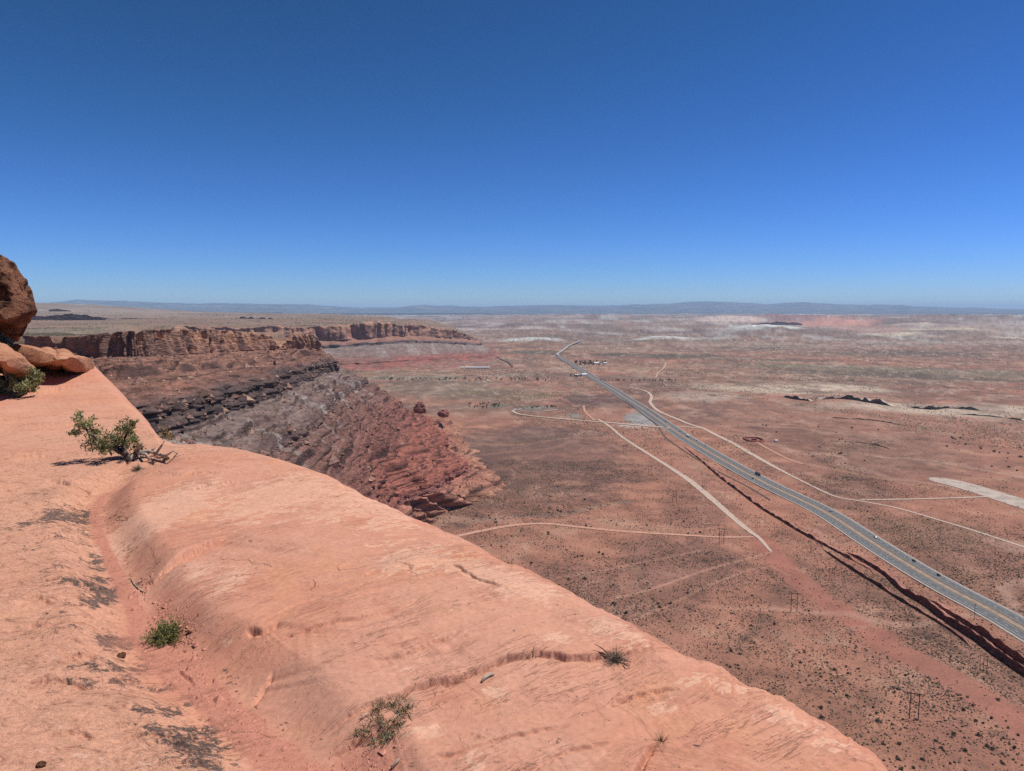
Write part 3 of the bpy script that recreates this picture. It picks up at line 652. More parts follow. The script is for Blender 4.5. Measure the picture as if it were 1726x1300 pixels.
gul_w = np.interp(np.arange(18), [0,2,5,8,10,14,17], [.035,.045,.05,.07,.115,.10,.15])
scarps_fg = [  # polyline (pixels), drop in m, decay length m; the low side lies to the right of the direction drawn
    ([(222,950),(262,958),(300,938),(345,922),(392,905)], .055, .9),
    ([(300,1082),(322,1098),(335,1112)], .05, .3),
    ([(388,1150),(400,1146),(420,1135),(442,1118),(455,1106)], .05, .2),
    ([(505,1200),(560,1192),(640,1172),(700,1152),(760,1141),(820,1120),(880,1109),(930,1107),(965,1113),(1010,1107),(1070,1102),(1130,1088)], .028, .5),
    ([(515,1232),(580,1215),(640,1205),(690,1195)], .028, .4),
    ([(1060,1310),(1085,1268),(1102,1242)], .03, .2),
    ([(110,985),(150,968),(190,962)], .03, .3), ([(100,1110),(130,1098),(165,1090)], .03, .25), ([(236,1112),(262,1105),(274,1098)], .03, .2),
    ([(80,806),(130,815),(172,812)], .03, .4), ([(60,912),(75,905),(95,900)], .02, .2), ([(0,662),(60,662),(110,652),(150,648)], .05, .8),
    ([(700,1262),(760,1250),(830,1232),(900,1222),(960,1215)], .009, .3), ([(820,1295),(880,1280),(940,1262),(1000,1248),(1040,1238)], .009, .3), ([(560,990),(660,968),(760,950),(830,940)], .012, .5), ([(440,1075),(540,1062),(640,1045),(720,1020)], .015, .5), ([(620,1120),(700,1100),(780,1075)], .015, .4), ([(760,960),(800,985),(850,1010)], .012, .3), ([(1010,1180),(1080,1160),(1150,1158)], .015, .3), ([(300,840),(350,828),(420,820)], .015, .4), ([(290,795),(350,785),(400,778)], .012, .3),
    ([(20,1010),(60,1004),(100,1012)], .015, .2), ([(40,1150),(100,1140),(160,1150)], .015, .2), ([(180,1230),(260,1215),(340,1225)], .015, .2), ([(60,1240),(120,1225),(170,1232)], .012, .2), ([(10,780),(60,770),(110,776)], .02, .3), ([(30,720),(90,712),(150,716)], .02, .4), ([(290,1210),(350,1200),(410,1215)], .012, .2),
    ([(200,800),(212,790),(222,782)], .03, .3), ([(415,1056),(445,1062),(468,1050)], .03, .3)]
def fg_relief(x, y):
    r = np.hypot(x, y); z = .055*fbm2(x/2.1, y/2.1, 3, 601)+.022*fbm2(x/.55, y/.55, 3, 602)+.003*fbm2(x/.13, y/.13, 3, 603)
    # thin bedding steps running up to the right
    b = (-x*.574+y*.819+.10*fbm2(x/.9, y/.9, 4, 604)+.25*pn2(x/3, y/3, 605)); ph = b/.19; fr = ph-np.floor(ph)
    am = np.clip(.15+2.0*fbm2((x*.819+y*.574)/1.6, b/.5, 3, 606), 0, 1)
    z += .013*am*(np.where(fr < .07, fr/.07, (1-fr)/.93)-.5)
    gx, gy = fg_xy(430, 930); z += .085*np.exp(-(((x-gx)/1.7)**2+((y-gy)/2.0)**2))
    gx, gy = fg_xy(330, 790); z += .10*np.exp(-(((x-gx)/1.2)**2+((y-gy)/1.2)**2))
    gx, gy = fg_xy(760, 1060); z += .06*np.exp(-(((x-gx)/.9)**2+((y-gy)/.8)**2))
    for pts, drop, L in scarps_fg:
        P = dens(FGL(pts), .05)
        box = (np.abs(x-P[:, 0].mean()) < np.ptp(P[:, 0])*.5+3*L+.2) & (np.abs(y-P[:, 1].mean()) < np.ptp(P[:, 1])*.5+3*L+.2)
        if not box.any(): continue
        xb, yb = x[box], y[box]; d, sg, pos = pdist(xb, yb, P, True); n = len(P)-1; q = pos/n
        sd_ = d*sg+.045*fbm2(xb/.28, yb/.28, 5, 610, .60)*sst(.6, .0, d); d = np.abs(sd_); low = sd_ < 0
        endf = sst(0, .22, q)*sst(0, .22, 1-q)*np.clip(.75+.7*fbm2(q*7, q*0+drop*50, 3, 612), .2, 1.3)
        dz = np.where(low, -drop*sst(0, .016, d)*np.exp(-d/L), drop*.18*np.exp(-d/(.5*L)))
        dz *= 1-sst(1.2*L, 2.6*L, d)
        dz -= (drop*.4+.016)*np.exp(-((sd_+.010)/.009)**2)
        z[box] += dz*endf
    d, sg, pos = pdist(x, y, gully, True); wd = np.interp(pos, np.arange(18), gul_w)*(1+.25*pn2(x/.3, y/.3, 609))
    k = 1-sst(0, .30, d-.7*wd); z = z*(1-.8*k) - .085*k*sst(0, 1.5, pos)
    z -= .06*np.exp(-(d/.9)**2)*sst(0, 2, pos)
    return z, d/wd, pos, sg
def rimT(t): return np.interp(t, rim_th, rim_T)*(1+.020*fbm2(t*22, t*0, 4, 615)+.004*fbm2(t*120, t*0+3, 3, 616))
fcols = np.concatenate([np.linspace(-80, -40, 60), np.linspace(-40, 34, 960)[1:], np.linspace(34, 85, 70)[1:]])
ft = np.radians(fcols); Tm = rimT(ft)
rr_rim = np.where(EYE_H/(.94*Tm) < 12, EYE_H/(.94*Tm), (EYE_H+.75)/(.94*Tm+.0625))
NI, NO = 680, 46
depg = np.linspace(0, 1, NI)[:, None]
Tr = (EYE_H/rr_rim)[None, :]; Tmid = np.maximum(.80, Tr+.25); Tin = np.where(depg < .06, 3.0+(Tmid-3.0)*depg/.06, Tmid+(Tr-Tmid)*(depg-.06)/.94)
FR_in = EYE_H/Tin; outd = (np.linspace(0, 1, NO+1)[1:, None]**2)*14
FR = np.vstack([FR_in, rr_rim[None, :]+outd*(rr_rim[None, :]/6)**.5]); FT = np.broadcast_to(ft[None, :], FR.shape)
FX = FR*np.sin(FT); FY = FR*np.cos(FT)
def fg_z(x, y, with_all=False):
    r = np.hypot(x, y); t = np.arctan2(x, y); T = rimT(t)
    rm = np.where(EYE_H/(.94*T) < 12, EYE_H/(.94*T), (EYE_H+.75)/(.94*T+.0625)); s_ = .12*rm; k = T/(2*s_)
    e = np.maximum(0, r-(rm-s_)); lim = 3.5/(2*k); fall = np.where(e < lim, k*e*e, k*lim*lim+3.5*(e-lim))
    rel, gd, pos, sg = fg_relief(x, y)
    fade = 1-.85*sst(-.9, .3, (r-rm)/np.maximum(s_, .2))*sst(4, 2, 0*r)
    z = EYE - EYE_H + .0625*np.maximum(0, r-12) + rel*(1-.6*sst(-1, .2, (r-rm)/s_)) - fall
    return (z, gd, pos, sg, (r-rm)) if with_all else z
FZ, GD, GPOS, GSG, RIMD = fg_z(FX, FY, True)
def fg_colour():
    x, y = FX, FY; a = np.zeros(x.shape+(4,))
    n1 = fbm2(x/.5, y/.5, 5, 621); n2 = fbm2(x/.12, y/.12, 4, 622); n3 = fbm2(x/1.6, y/1.6, 4, 623)
    # R dark lichen crust, G loose red sand, B pale worn stone, A rough flaky stone
    def blob(px, py, wx, wy):
        cx, cy = fg_xy(px, py); ex, ey = fg_xy(px+wx, py); fx, fy = fg_xy(px, py-wy)
        ux, uy = ex-cx, ey-cy; L = math.hypot(ux, uy); V_ = math.hypot(fx-cx, fy-cy); ux /= L; uy /= L
        u = (x-cx)*ux+(y-cy)*uy; v = -(x-cx)*uy+(y-cy)*ux
        return np.exp(-((u/L)**2+(v/V_)**2))
    li = sum(blob(*b) for b in ((140,880,38,45),(155,930,28,50),(125,850,32,26),(175,985,30,50),(150,1010,42,30),(185,1060,42,26),(230,1080,30,16),(130,1050,35,20),(130,1108,50,12),(250,1120,40,16),(330,1135,28,18),(375,1170,24,18),(120,1140,45,7),(240,1178,28,8),(240,1205,30,7),(90,1170,18,5),(450,1230,28,30),(480,1275,32,30),(400,1250,60,25),(330,1230,70,25),(150,960,30,30),(567,1183,12,5),(385,1110,16,12),(370,1095,14,8),(60,830,40,10),(85,865,40,18)))
    a[..., 0] = np.clip((li*.9+np.where(GSG < 0, .75*np.exp(-((GD-2.0)/1.3)**2)*sst(3, 5, GPOS)*sst(15.5, 14, GPOS), 0))*(.55+1.5*n1+.8*n2), 0, 1)
    g = (1-sst(.55, 1.0, GD+.25*n2))*sst(.6, 1.6, GPOS)
    sand = g + sum(blob(*b)*.95 for b in ((600,1245,55,32),(560,1285,60,40),(300,1040,28,45),(330,1090,30,25),(640,1260,40,30),(250,1010,20,40),(420,1170,28,18),(480,1215,24,20),(760,1165,30,10)))
    a[..., 1] = np.clip(sand, 0, 1)
    pa = sum(blob(*b) for b in ((545,885,26,10),(660,880,60,30),(610,850,60,24),(720,945,70,24),(680,960,40,16),(780,970,40,18),(840,985,55,22),(900,1010,60,22),(380,985,35,30),(330,960,40,18),(240,880,60,35),(290,850,60,30),(430,860,80,30),(500,830,70,25),(1000,1060,50,20),(1070,1080,40,18),(930,1090,30,12),(840,1160,34,12),(1120,1190,40,10),(690,1130,20,6),(1200,1150,60,16),(1330,1200,60,18),(1400,1250,60,18),(720,1215,30,14),(800,1270,30,20),(380,1060,16,10)))
    a[..., 2] = np.clip(pa*.75+.25*sst(-.6, .05, RIMD/np.maximum(.12*FR, .1))*sst(-.2, .3, n3+.1), 0, 1)
    left = sst(.1, -.5, GSG*np.minimum(GD, 3)*-1)
    a[..., 3] = np.clip(np.where(GSG < 0, sst(.8, 2.2, GD), 0)*(.75+.5*n3)*sst(16, 7, FR)+.10, 0, 1)
    return a
FC = fg_colour()
def mat_slick():
    s = NT('orange_slickrock', .93, .1); a = s.attr(); v = s.coord(); sep = s.n('ShaderNodeSeparateColor'); s.l(a.outputs['Color'], sep.inputs[0])
    r_, g_, b_ = sep.outputs[0], sep.outputs[1], sep.outputs[2]; al = a.outputs['Alpha']
    st = s.coord((1.0, 2.0, 1.0), (0, 0, R(-35)))
    big = s.noise(v, .8, 4, .55); mid = s.noise(st, 2.6, 7, .60, .8); fine = s.noise(v, 40, 5, .6); grain = s.noise(v, 300, 2, .6)
    c = s.ramp(mid, [(.28, (.545,.275,.196)), (.50, (.575,.298,.214)), (.72, (.610,.325,.232))])
    c = s.mix(s.ramp(big, [(.42, 0.0), (.58, .8)]), c, (.530,.222,.145)); c = s.mix(s.ramp(s.noise(v, 1.3, 5, .62, .8), [(.52, 0.0), (.66, .75)]), c, (.640,.310,.180))
    # flakes: thin sheets that spall off, each with a crisp rim
    fk = s.noise(s.coord((1, 1.35, 1), (0, 0, R(20))), 2.1, 7, .60, 1.0); fk2 = s.noise(v, 9.5, 7, .66, .8)
    stp = s.ramp(fk, [(.40, 0.0), (.404, .28), (.47, .30), (.474, .55), (.545, .57), (.549, .82), (.62, .84), (.624, 1.0)])
    stp2 = s.ramp(fk2, [(.42, 0.0), (.428, .4), (.52, .42), (.528, .75), (.60, .77), (.608, 1.0)])
    c = s.mix(.30, c, s.mix(stp, (.540,.240,.160), (.655,.345,.240)))
    # thin bedding lines that climb to the right
    bl = s.noise(s.coord((.55, 6.5, 1.0), (0, 0, R(-35))), 1.9, 7, .62, .35); bm = s.ramp(bl, [(.484, 0.0), (.494, .36), (.498, .0), (.553, 0.0), (.559, .32), (.562, 0.0)]); bm = s.math('MULTIPLY', bm, s.ramp(s.noise(st, 1.6, 4, .6), [(.47, 0.0), (.58, 1.0)])); c = s.mix(bm, c, (.36,.150,.105))
    # worn pale patches with a crisp, torn edge
    pn = s.noise(st, 6.0, 7, .66, 1.6); pm = s.math('ADD', pn, s.math('MULTIPLY', b_, .30)); pm = s.ramp(pm, [(.655, 0.0), (.69, .75), (.80, .45)])
    c = s.mix(pm, c, (.730,.455,.330))
    ring = s.ramp(s.noise(s.coord(), 2.6, 4, .55, 2.0), [(.490, 0.0), (.50, .55), (.510, 0.0)]); ring = s.math('MULTIPLY', ring, s.ramp(s.noise(v, 1.1, 2), [(.5, 0.0), (.6, 1.0)])); c = s.mix(ring, c, (.62,.37,.25))
    # flaky mottled stone on the left
    fl = s.noise(s.coord((1, 1.4, 1), (0, 0, R(12))), 9.0, 9, .74, .9); c2 = s.ramp(fl, [(.34, (.200,.100,.078)), (.41, (.540,.268,.180)), (.50, (.740,.410,.275)), (.59, (.660,.335,.228)), (.67, (.880,.620,.470))])
    c = s.mix(s.math('MULTIPLY', al, .85), c, c2)
    # lichen crusts
    ln = s.noise(s.coord((1, 1.15, 1), (0, 0, R(10))), 17.0, 9, .80, .7); lm = s.math('ADD', ln, s.math('MULTIPLY', r_, .19)); lm = s.ramp(lm, [(.625, 0.0), (.655, 1.0)])
    lc = s.ramp(s.noise(v, 75, 4, .7), [(.35, (.045,.036,.034)), (.55, (.105,.085,.080)), (.66, (.20,.165,.155)), (.74, (.42,.36,.34))]); lm = s.math('MULTIPLY', lm, s.ramp(s.noise(v, 62.0, 5, .75), [(.36, .0), (.47, 1.0)])); c = s.mix(s.math('MULTIPLY', lm, .92), c, lc)
    wl = s.math('ADD', s.noise(v, 18.0, 5, .7, .5), s.math('MULTIPLY', r_, .09)); wl = s.ramp(wl, [(.70, 0.0), (.74, .7)]); c = s.mix(wl, c, (.60,.47,.42))
    # scattered dark specks
    sp = s.ramp(s.voro(v, 9.0), [(.05, 1.0), (.09, 0.0)]); sp = s.math('MULTIPLY', sp, s.ramp(s.noise(v, 1.7, 2), [(.54, 0.0), (.62, .6)])); c = s.mix(sp, c, (.16,.095,.075))
    # hairline cracks
    jit = s.n('ShaderNodeVectorMath'); jit.operation = 'MULTIPLY_ADD'; nz = s.n('ShaderNodeTexNoise'); nz.inputs['Scale'].default_value = 5.0; nz.inputs['Detail'].default_value = 5; s.l(v, nz.inputs['Vector']); s.l(nz.outputs['Color'], jit.inputs[0]); jit.inputs[1].default_value = (.35, .35, .0); s.l(s.coord((.7, 1.5, .4), (0, 0, R(24))), jit.inputs[2])
    ve = s.voro(jit.outputs[0], 1.15, 'DISTANCE_TO_EDGE'); ck = s.ramp(ve, [(.0, 1.0), (.002, .8), (.006, 0.0)]); ck = s.math('MULTIPLY', ck, s.ramp(s.noise(v, 1.3, 4, .6), [(.56, 0.0), (.64, 1.0)])); c = s.mix(s.math('MULTIPLY', ck, .6), c, (.17,.075,.055))
    # pits and weathering specks
    pt_ = s.ramp(s.noise(v, 34.0, 4, .6), [(.64, 0.0), (.70, 1.0)]); pt_ = s.math('MULTIPLY', pt_, s.ramp(s.noise(v, 2.6, 4, .6), [(.48, .10), (.60, 1.0)])); c = s.mix(s.math('MULTIPLY', pt_, .55), c, (.33,.150,.110))
    # sand
    gr = s.ramp(s.noise(v, 90, 4, .7), [(.3, (.430,.180,.125)), (.7, (.560,.262,.190))]); c = s.mix(g_, c, gr)
    f2 = s.ramp(fine, [(.28, .86), (.72, 1.12)]); c = s.mix(1.0, c, f2, 'MULTIPLY'); g2 = s.ramp(grain, [(.25, .94), (.75, 1.06)]); c = s.mix(1.0, c, g2, 'MULTIPLY')
    c = s.mix(1.0, c, (.92, .89, .86), 'MULTIPLY'); s.base(c)
    b = s.bump(mid, .012, .5); b = s.bump(stp, .006, .7, b); b = s.bump(s.math('MULTIPLY', stp2, al), .007, .8, b); b = s.bump(s.math('SUBTRACT', 1.0, bm), .012, .8, b); b = s.bump(s.math('MULTIPLY', fl, al), .028, .8, b); b = s.bump(fine, .0015, .5, b); b = s.bump(lm, .003, .6, b); b = s.bump(s.math('SUBTRACT', 1.0, ck), .008, .8, b); b = s.bump(s.math('SUBTRACT', 1.0, pt_), .004, .8, b)
    s.normal(b); return s.m
M_SLICK = mat_slick()
slick = new_mesh('slickrock', np.stack([FX, FY, FZ], -1), gridF(*FX.shape), M_SLICK, True, FC.reshape(-1, 4), flip=True); tag(slick, kind='structure')
_fi = lambda x, y: float(fg_z(np.array([float(x)]), np.array([float(y)]))[0])
def fgp(px, py):
    """point of the foreground rock surface seen at a pixel"""
    x, y = [float(q) for q in fg_xy(px, py)]; dx, dy, dz = ray(px, py); h = math.hypot(dx, dy)
    r = math.hypot(x, y)
    for _ in range(12):
        z = _fi(dx/h*r, dy/h*r); rn = (z-EYE)/dz*h; r = .5*r+.5*min(max(rn, .4), 30)
    return Vector((dx/h*r, dy/h*r, _fi(dx/h*r, dy/h*r)))

# boulder and slabs at the upper left: solid rocks whose depth is their own
def mat_boulder():
    s = NT('varnished_sandstone', .93, .12); v = s.coord(); n = s.noise(v, 2.4, 7, .68, .5); f = s.noise(v, 22, 6, .7)
    c = s.ramp(n, [(.36, (.045,.026,.022)), (.46, (.20,.090,.055)), (.60, (.40,.180,.105))]); c = s.mix(1.0, c, s.ramp(f, [(.3, .7), (.7, 1.3)]), 'MULTIPLY'); s.base(c)
    lay = s.noise(s.coord((.6, .6, 4), (R(18), R(14), 0)), 2.2, 6, .7)
    b = s.bump(n, .40, .9); b = s.bump(f, .07, 1.0, b); b = s.bump(lay, .12, .9, b); s.normal(b); return s.m
def rock_from_outline(name, outline, D, thick, mat, seed, rough, label, cat='rock', group=None, squash=1.0, tilt=0.0, lay=.6):
    P = np.array(outline, float); cen = P.mean(0); ang = np.arctan2(-(P[:, 1]-cen[1]), P[:, 0]-cen[0]); rad = np.hypot(P[:, 0]-cen[0], P[:, 1]-cen[1])
    o = np.argsort(ang); ang, rad = ang[o], rad[o]; ang = np.r_[ang-2*np.pi, ang, ang+2*np.pi]; rad = np.r_[rad, rad, rad]
    nu, nv = 160, 70; u = np.linspace(-np.pi, np.pi, nu, endpoint=False); v = np.linspace(0, np.pi, nv)
    U, W = np.meshgrid(u, v); Rr = np.interp(U, ang, rad)*np.sin(W)**.55
    dx0, dy0, dz0 = ray(*cen); sc = D/dy0; m = sc/ math.sqrt(1)*1.0/FPX*1.0
    ox, oy, oz = dx0*sc, dy0*sc, EYE+dz0*sc
    px = Rr*np.cos(U)*m; pz = Rr*np.sin(U)*m; py = -np.cos(W)*thick + tilt*pz
    if lay < .5: py = py + thick*.9*np.clip(-np.sin(U), 0, 1)*np.sin(W) + thick*.8*np.clip(np.sin(U), 0, 1)*np.sin(W)
    X = (ox+px)*(1+py/D); Y = oy+py; Z = EYE+(oz+pz-EYE)*(1+py/D)
    n3 = sum(a*pn3(X/q, Y/q, Z/(q*lay), seed+i) for i, (q, a) in enumerate(((1.1, 1.0), (.45, .65), (.18, .38), (.08, .2))))
    tz = Z/.16+1.5*pn3(X/1.5, Y/1.5, Z, seed+8); n3 = n3+.55*(np.clip((tz-np.floor(tz))*4, 0, 1)-.5)*(lay < .5)
    n = np.stack([np.cos(U)*np.sin(W), -np.cos(W), np.sin(U)*np.sin(W)], -1)
    V = np.stack([X, Y, Z], -1)+n*(n3*rough)[..., None]
    gq = np.random.default_rng(seed+50); c0 = V.reshape(-1, 3).mean(0); Q = V-c0
    for _ in range(26 if lay > .5 else 9):
        p = gq.normal(size=3)*np.array((1, .8, 1.1 if lay > .5 else .25)); p /= np.linalg.norm(p); h_ = Q @ p; lim = np.percentile(h_, gq.uniform(91, 98) if lay > .5 else gq.uniform(95, 99)); Q = Q-(np.maximum(h_-lim, 0)*.9)[..., None]*p
    V = Q+c0
    i = np.arange(nu*nv).reshape(nv, nu); j = np.roll(i, -1, 1)
    F = np.stack([i[:-1], j[:-1], j[1:], i[1:]], -1).reshape(-1, 4)
    return tag(new_mesh(name, V, F, mat, True), label, cat, group)
M_BOUL = mat_boulder()
def mat_slab():
    s = NT('orange_slab_stone', .93, .12); st = s.coord((1, 1, 3.0), (R(8), R(10), 0)); n = s.noise(st, 1.6, 7, .66, .6); f = s.noise(s.coord(), 16, 6, .7)
    c = s.ramp(n, [(.32, (.330,.150,.090)), (.5, (.480,.220,.125)), (.66, (.58,.31,.19))]); c = s.mix(1.0, c, s.ramp(f, [(.3, .78), (.7, 1.22)]), 'MULTIPLY'); s.base(c)
    s.normal(s.bump(f, .04, .8, s.bump(n, .12, .8))); return s.m
M_SLAB = mat_slab()
rock_from_outline('boulder', [(-60,405),(0,428),(22,437),(34,447),(37,456),(50,478),(58,492),(60,505),(67,515),(70,522),(66,531),(55,536),(54,550),(45,558),(20,566),(0,570),(-40,580),(-110,610),(-200,600),(-240,540),(-220,450),(-140,405)], 15.5, 1.7, M_BOUL, 701, .25, 'big dark brown boulder overhanging at the upper left edge', 'boulder')
rock_from_outline('rock_slab', [(-90,572),(-30,576),(5,580),(26,592),(46,608),(58,620),(63,630),(55,634),(38,632),(0,624),(-50,622),(-110,620)], 12.6, 1.1, M_SLAB, 721, .035, 'thick orange rock slab with a dark hollow below, behind the leftmost bush', 'rock slab', lay=.3)
rock_from_outline('rock_slab', [(10,580),(40,582),(70,588),(95,592),(125,600),(152,605),(165,611),(166,617),(158,627),(140,629),(105,625),(75,620),(45,612),(20,600)], 14.8, 1.6, M_SLAB, 731, .035, 'long flat orange slab lying under the dark boulder, pointing right', 'rock slab', lay=.3)

# ============================================================ ROADS AND MARKINGS
M_ASPH = simple('asphalt', (.125,.124,.127), .30, .4, .9, .2)
M_SHOUL = simple('gravel_shoulder', (.36,.31,.27), .2, .5, .95, .1)
M_GRAVEL = simple('pale_gravel', (.46,.345,.275), .18, .3, .95, .1)
M_DIRT = simple('red_dirt_track', (.46,.255,.185), .18, .2, .95, .1)
M_TANROAD = simple('tan_track', (.44,.30,.225), .18, .2, .95, .1)
M_GREYROAD = simple('grey_road', (.33,.30,.285), .15, .2, .95, .1)
M_PAD = simple('pale_runway_gravel', (.41,.335,.28), .22, .06, .95, .1)
M_WHITE = simple('road_paint_white', (.75,.75,.72), .1, 3, .7, .3)
M_YEL = simple('road_paint_yellow', (.72,.50,.12), .1, 3, .7, .3)
M_MED = simple('median_soil', (.31,.215,.155), .25, .25, .95, .1)
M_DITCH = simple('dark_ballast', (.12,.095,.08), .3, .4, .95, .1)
def ribbon(name, axis, o0, o1, mat, lift, kind='structure', gap=None, zax=None):
    """strip between offsets o0 and o1 (metres, right positive) of a plan axis"""
    t = np.gradient(axis, axis=0); t /= np.linalg.norm(t, axis=1)[:, None]; nr = np.c_[t[:, 1], -t[:, 0]]
    if nr[:, 0].mean() < 0: nr = -nr
    w0 = np.broadcast_to(o0, len(axis)); w1 = np.broadcast_to(o1, len(axis))
    L = axis+nr*np.asarray(w0)[:, None]; Rg = axis+nr*np.asarray(w1)[:, None]
    D = np.hypot(*axis.T); z = np.maximum(ground_z(*L.T), np.maximum(ground_z(*Rg.T), ground_z(*axis.T)))
    k = np.ones(5)/5; z = np.convolve(np.pad(z, 2, 'edge'), k, 'valid')
    if zax is not None: z = zax(D)
    z = z+lift*(1+D/1500)+D*D*1.2e-7
    V = np.stack([np.c_[L, z], np.c_[Rg, z]], 0); F = gridF(2, len(axis))
    if gap is not None: F = F[(np.arange(len(F)) // gap) % 4 == 0]
    o = new_mesh(name, V, F, mat, True, flip=False); me = o.data
    if sum(p.normal.z for p in list(me.polygons)[:5]) < 0: me.flip_normals()
    return tag(o, kind=kind)
hw_px = [(1860,1142),(1760,1082),(1682,1036.5),(1602,994),(1545,961),(1470,914.5),(1386,861),(1296,818),(1220,777),(1160,742),(1110,707.5),(1088,692),(1058,673.5),(1034,657.5),(1004,639),(973,620),(950,607.5),(941,602)]
HW = dens(G(hw_px), 6.0)
n_ = len(HW); frac = np.linspace(0, 1, n_); Dh = np.hypot(*HW.T)
_t = np.gradient(HW, axis=0); _t /= np.linalg.norm(_t, axis=1)[:, None]; _n = np.c_[_t[:, 1], -_t[:, 0]]
_z = np.max([ground_z(*(HW+_n*o).T) for o in np.linspace(-19, 19, 9)], axis=0); _z = np.convolve(np.pad(_z, 8, 'edge'), np.ones(17)/17, 'valid'); _o = np.argsort(Dh)
HZ = lambda D: np.interp(D, Dh[_o], _z[_o])
ribbon('road_verge', HW, -18.3, 18.3, M_SHOUL, .20, zax=HZ)
ribbon('road', HW, -15.6, -2.9, M_ASPH, .36, zax=HZ); ribbon('road', HW, 2.9, 15.6, M_ASPH, .36, zax=HZ)
near_ = Dh < 1700; HWn = HW[near_]
ribbon('median', HW, -2.7, 2.7, M_MED, .30, zax=HZ)
for s_ in (-1, 1):
    ribbon('edge_line', HWn, s_*13.6-.09, s_*13.6+.09, M_WHITE, .44, zax=HZ); ribbon('edge_line', HWn, s_*5.6-.09, s_*5.6+.09, M_YEL, .44, zax=HZ)
    ribbon('lane_line', dens(HWn, 3.0), s_*9.6-.12, s_*9.6+.12, M_WHITE, .44, zax=HZ, gap=1)
ribbon('road', dens(G([(941,602),(940,599),(946,596),(960,586.5),(978,577.5)]), 40), -9, 9, M_GREYROAD, 1.2)
def track(pts, w, mat, lift=.16, name='track', step=5):
    A = dens(G(pts), step); D = np.hypot(*A.T)
    wob = 1+.30*fbm2(np.arange(len(A))/6.0, np.zeros(len(A)), 5, 77); wo2 = 1+.30*fbm2(np.arange(len(A))/6.0, np.zeros(len(A))+5, 5, 78)
    w = np.interp(np.linspace(0, 1, len(A)), np.linspace(0, 1, len(w)), w) if hasattr(w, '__len__') else np.full(len(A), w)
    return ribbon(name, A, -w/2*wob, w/2*wo2, mat, lift)
track([(1008,707),(1030,721),(1050,738),(1100,770),(1150,801),(1190,833),(1230,868),(1262,894),(1280,907),(1300,930)], [7,7,7,7,7.5,8,11,10,8,3], M_GRAVEL)
track([(740,912),(765,905),(800,897),(860,886.5),(920,884),(980,890),(1060,898),(1150,903),(1210,906),(1270,905)], [8,8,8,8,7,7,7,6,6,5], M_DIRT, .22)
track([(1062,652),(1088,659),(1098,669),(1096,679),(1109,692),(1130,702),(1160,715),(1185,723),(1210,735.5),(1240,751),(1270,768),(1300,785),(1330,801),(1370,821),(1410,838),(1450,845),(1500,854),(1560,870),(1640,894),(1726,922),(1800,946)], [8,9,9,9,9,9,9,9,9,9,9,10,10,10,9,5,4.5,4.5,4.5,4.5,4.5], M_GRAVEL)
track([(1450,843),(1520,841.5),(1600,839.5),(1668,837)], 5, M_GRAVEL, .2)
track([(1140,719.5),(1165,721.5),(1185,723)], 9, M_GRAVEL, .24)
track([(864,694),(880,699.5),(930,705),(1000,711),(1060,716),(1128,722.5)], [9,9,10,11,13,13], M_GRAVEL, .30)
track([(866,690),(890,694),(915,694.5),(942,690.5)], 8, M_GREYROAD, .2); track([(864,694),(868,691.5),(880,690)], 8, M_GREYROAD, .28)
track([(1275,746),(1300,760),(1330,775),(1353,783)], 5, M_DIRT)
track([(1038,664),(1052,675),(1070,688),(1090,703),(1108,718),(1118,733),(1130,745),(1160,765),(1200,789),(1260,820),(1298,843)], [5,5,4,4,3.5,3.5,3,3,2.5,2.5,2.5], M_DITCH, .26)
track([(984,684),(986,694),(994,702),(1002,709)], 6, M_DIRT); track([(1095,676),(1112,672),(1128,665)], 5, M_DIRT)
track([(590,626),(700,627),(800,629),(866,623)], 9, M_TANROAD, .5, step=30)
track([(838,603),(846,608),(858,613),(864,620)], 9, M_DITCH, .6, step=30)
track([(1105,637),(1110,628),(1118,622),(1122,613)], 7, M_TANROAD, .5)
# the pale landing strip
LS = dens(G([(1568,806),(1590,811),(1620,817.5),(1660,829),(1700,841),(1740,854),(1830,884)]), 10); fr_ = np.linspace(0, 1, len(LS))
wl = np.interp(fr_, [0,.03,.10,.5,1], [4,16,21,22,22]); ribbon('landing_strip', LS, -wl, wl, M_PAD, .12)

# ============================================================ OBJECTS IN THE VALLEY
M_WOOD = simple('weathered_pole_wood', (.085,.055,.042), .2, 2, .9, .1)
M_PANE = simple('dark_glass', (.02,.025,.03), .1, 1, .15, .5)
M_TYRE = simple('black_rubber', (.02,.02,.02), .1, 4, .8, .2)
def ground_at(px, py):
    x, y = at(px, py)
    for _ in range(4): x, y = at(px, py, float(ground_z(x, y)))
    return Vector((x, y, float(ground_z(x, y))))
def h_frame(h):
    r = empty('power_pole', (0, 0, 0), None, None)
    for s_ in (-1, 1):
        m = MB(); m.tube([(s_*2.4, 0, -.6), (s_*2.4, 0, h*.5), (s_*2.4, 0, h)], [.30, .26, .2], 8); m.build('pole', M_WOOD, r)
    m = MB(); m.box((0, 0, h-1.3), (9.4, .34, .38)); m.build('crossarm', M_WOOD, r)
    m = MB(); m.box((0, 0, h*.62), (4.8, .2, .26)); 
    for s_ in (-1, 1): m.tube([(-s_*2.3, 0, h*.36), (s_*2.3, 0, h*.60)], .11, 6)
    m.build('brace', M_WOOD, r)
    for x_ in (-4.4, 0, 4.4):
        m = MB(); m.tube([(x_, 0, h-1.5), (x_, 0, h-2.0), (x_, 0, h-2.7)], [.08, .14, .1], 6); m.build('insulator', M_PANE, r)
    return r
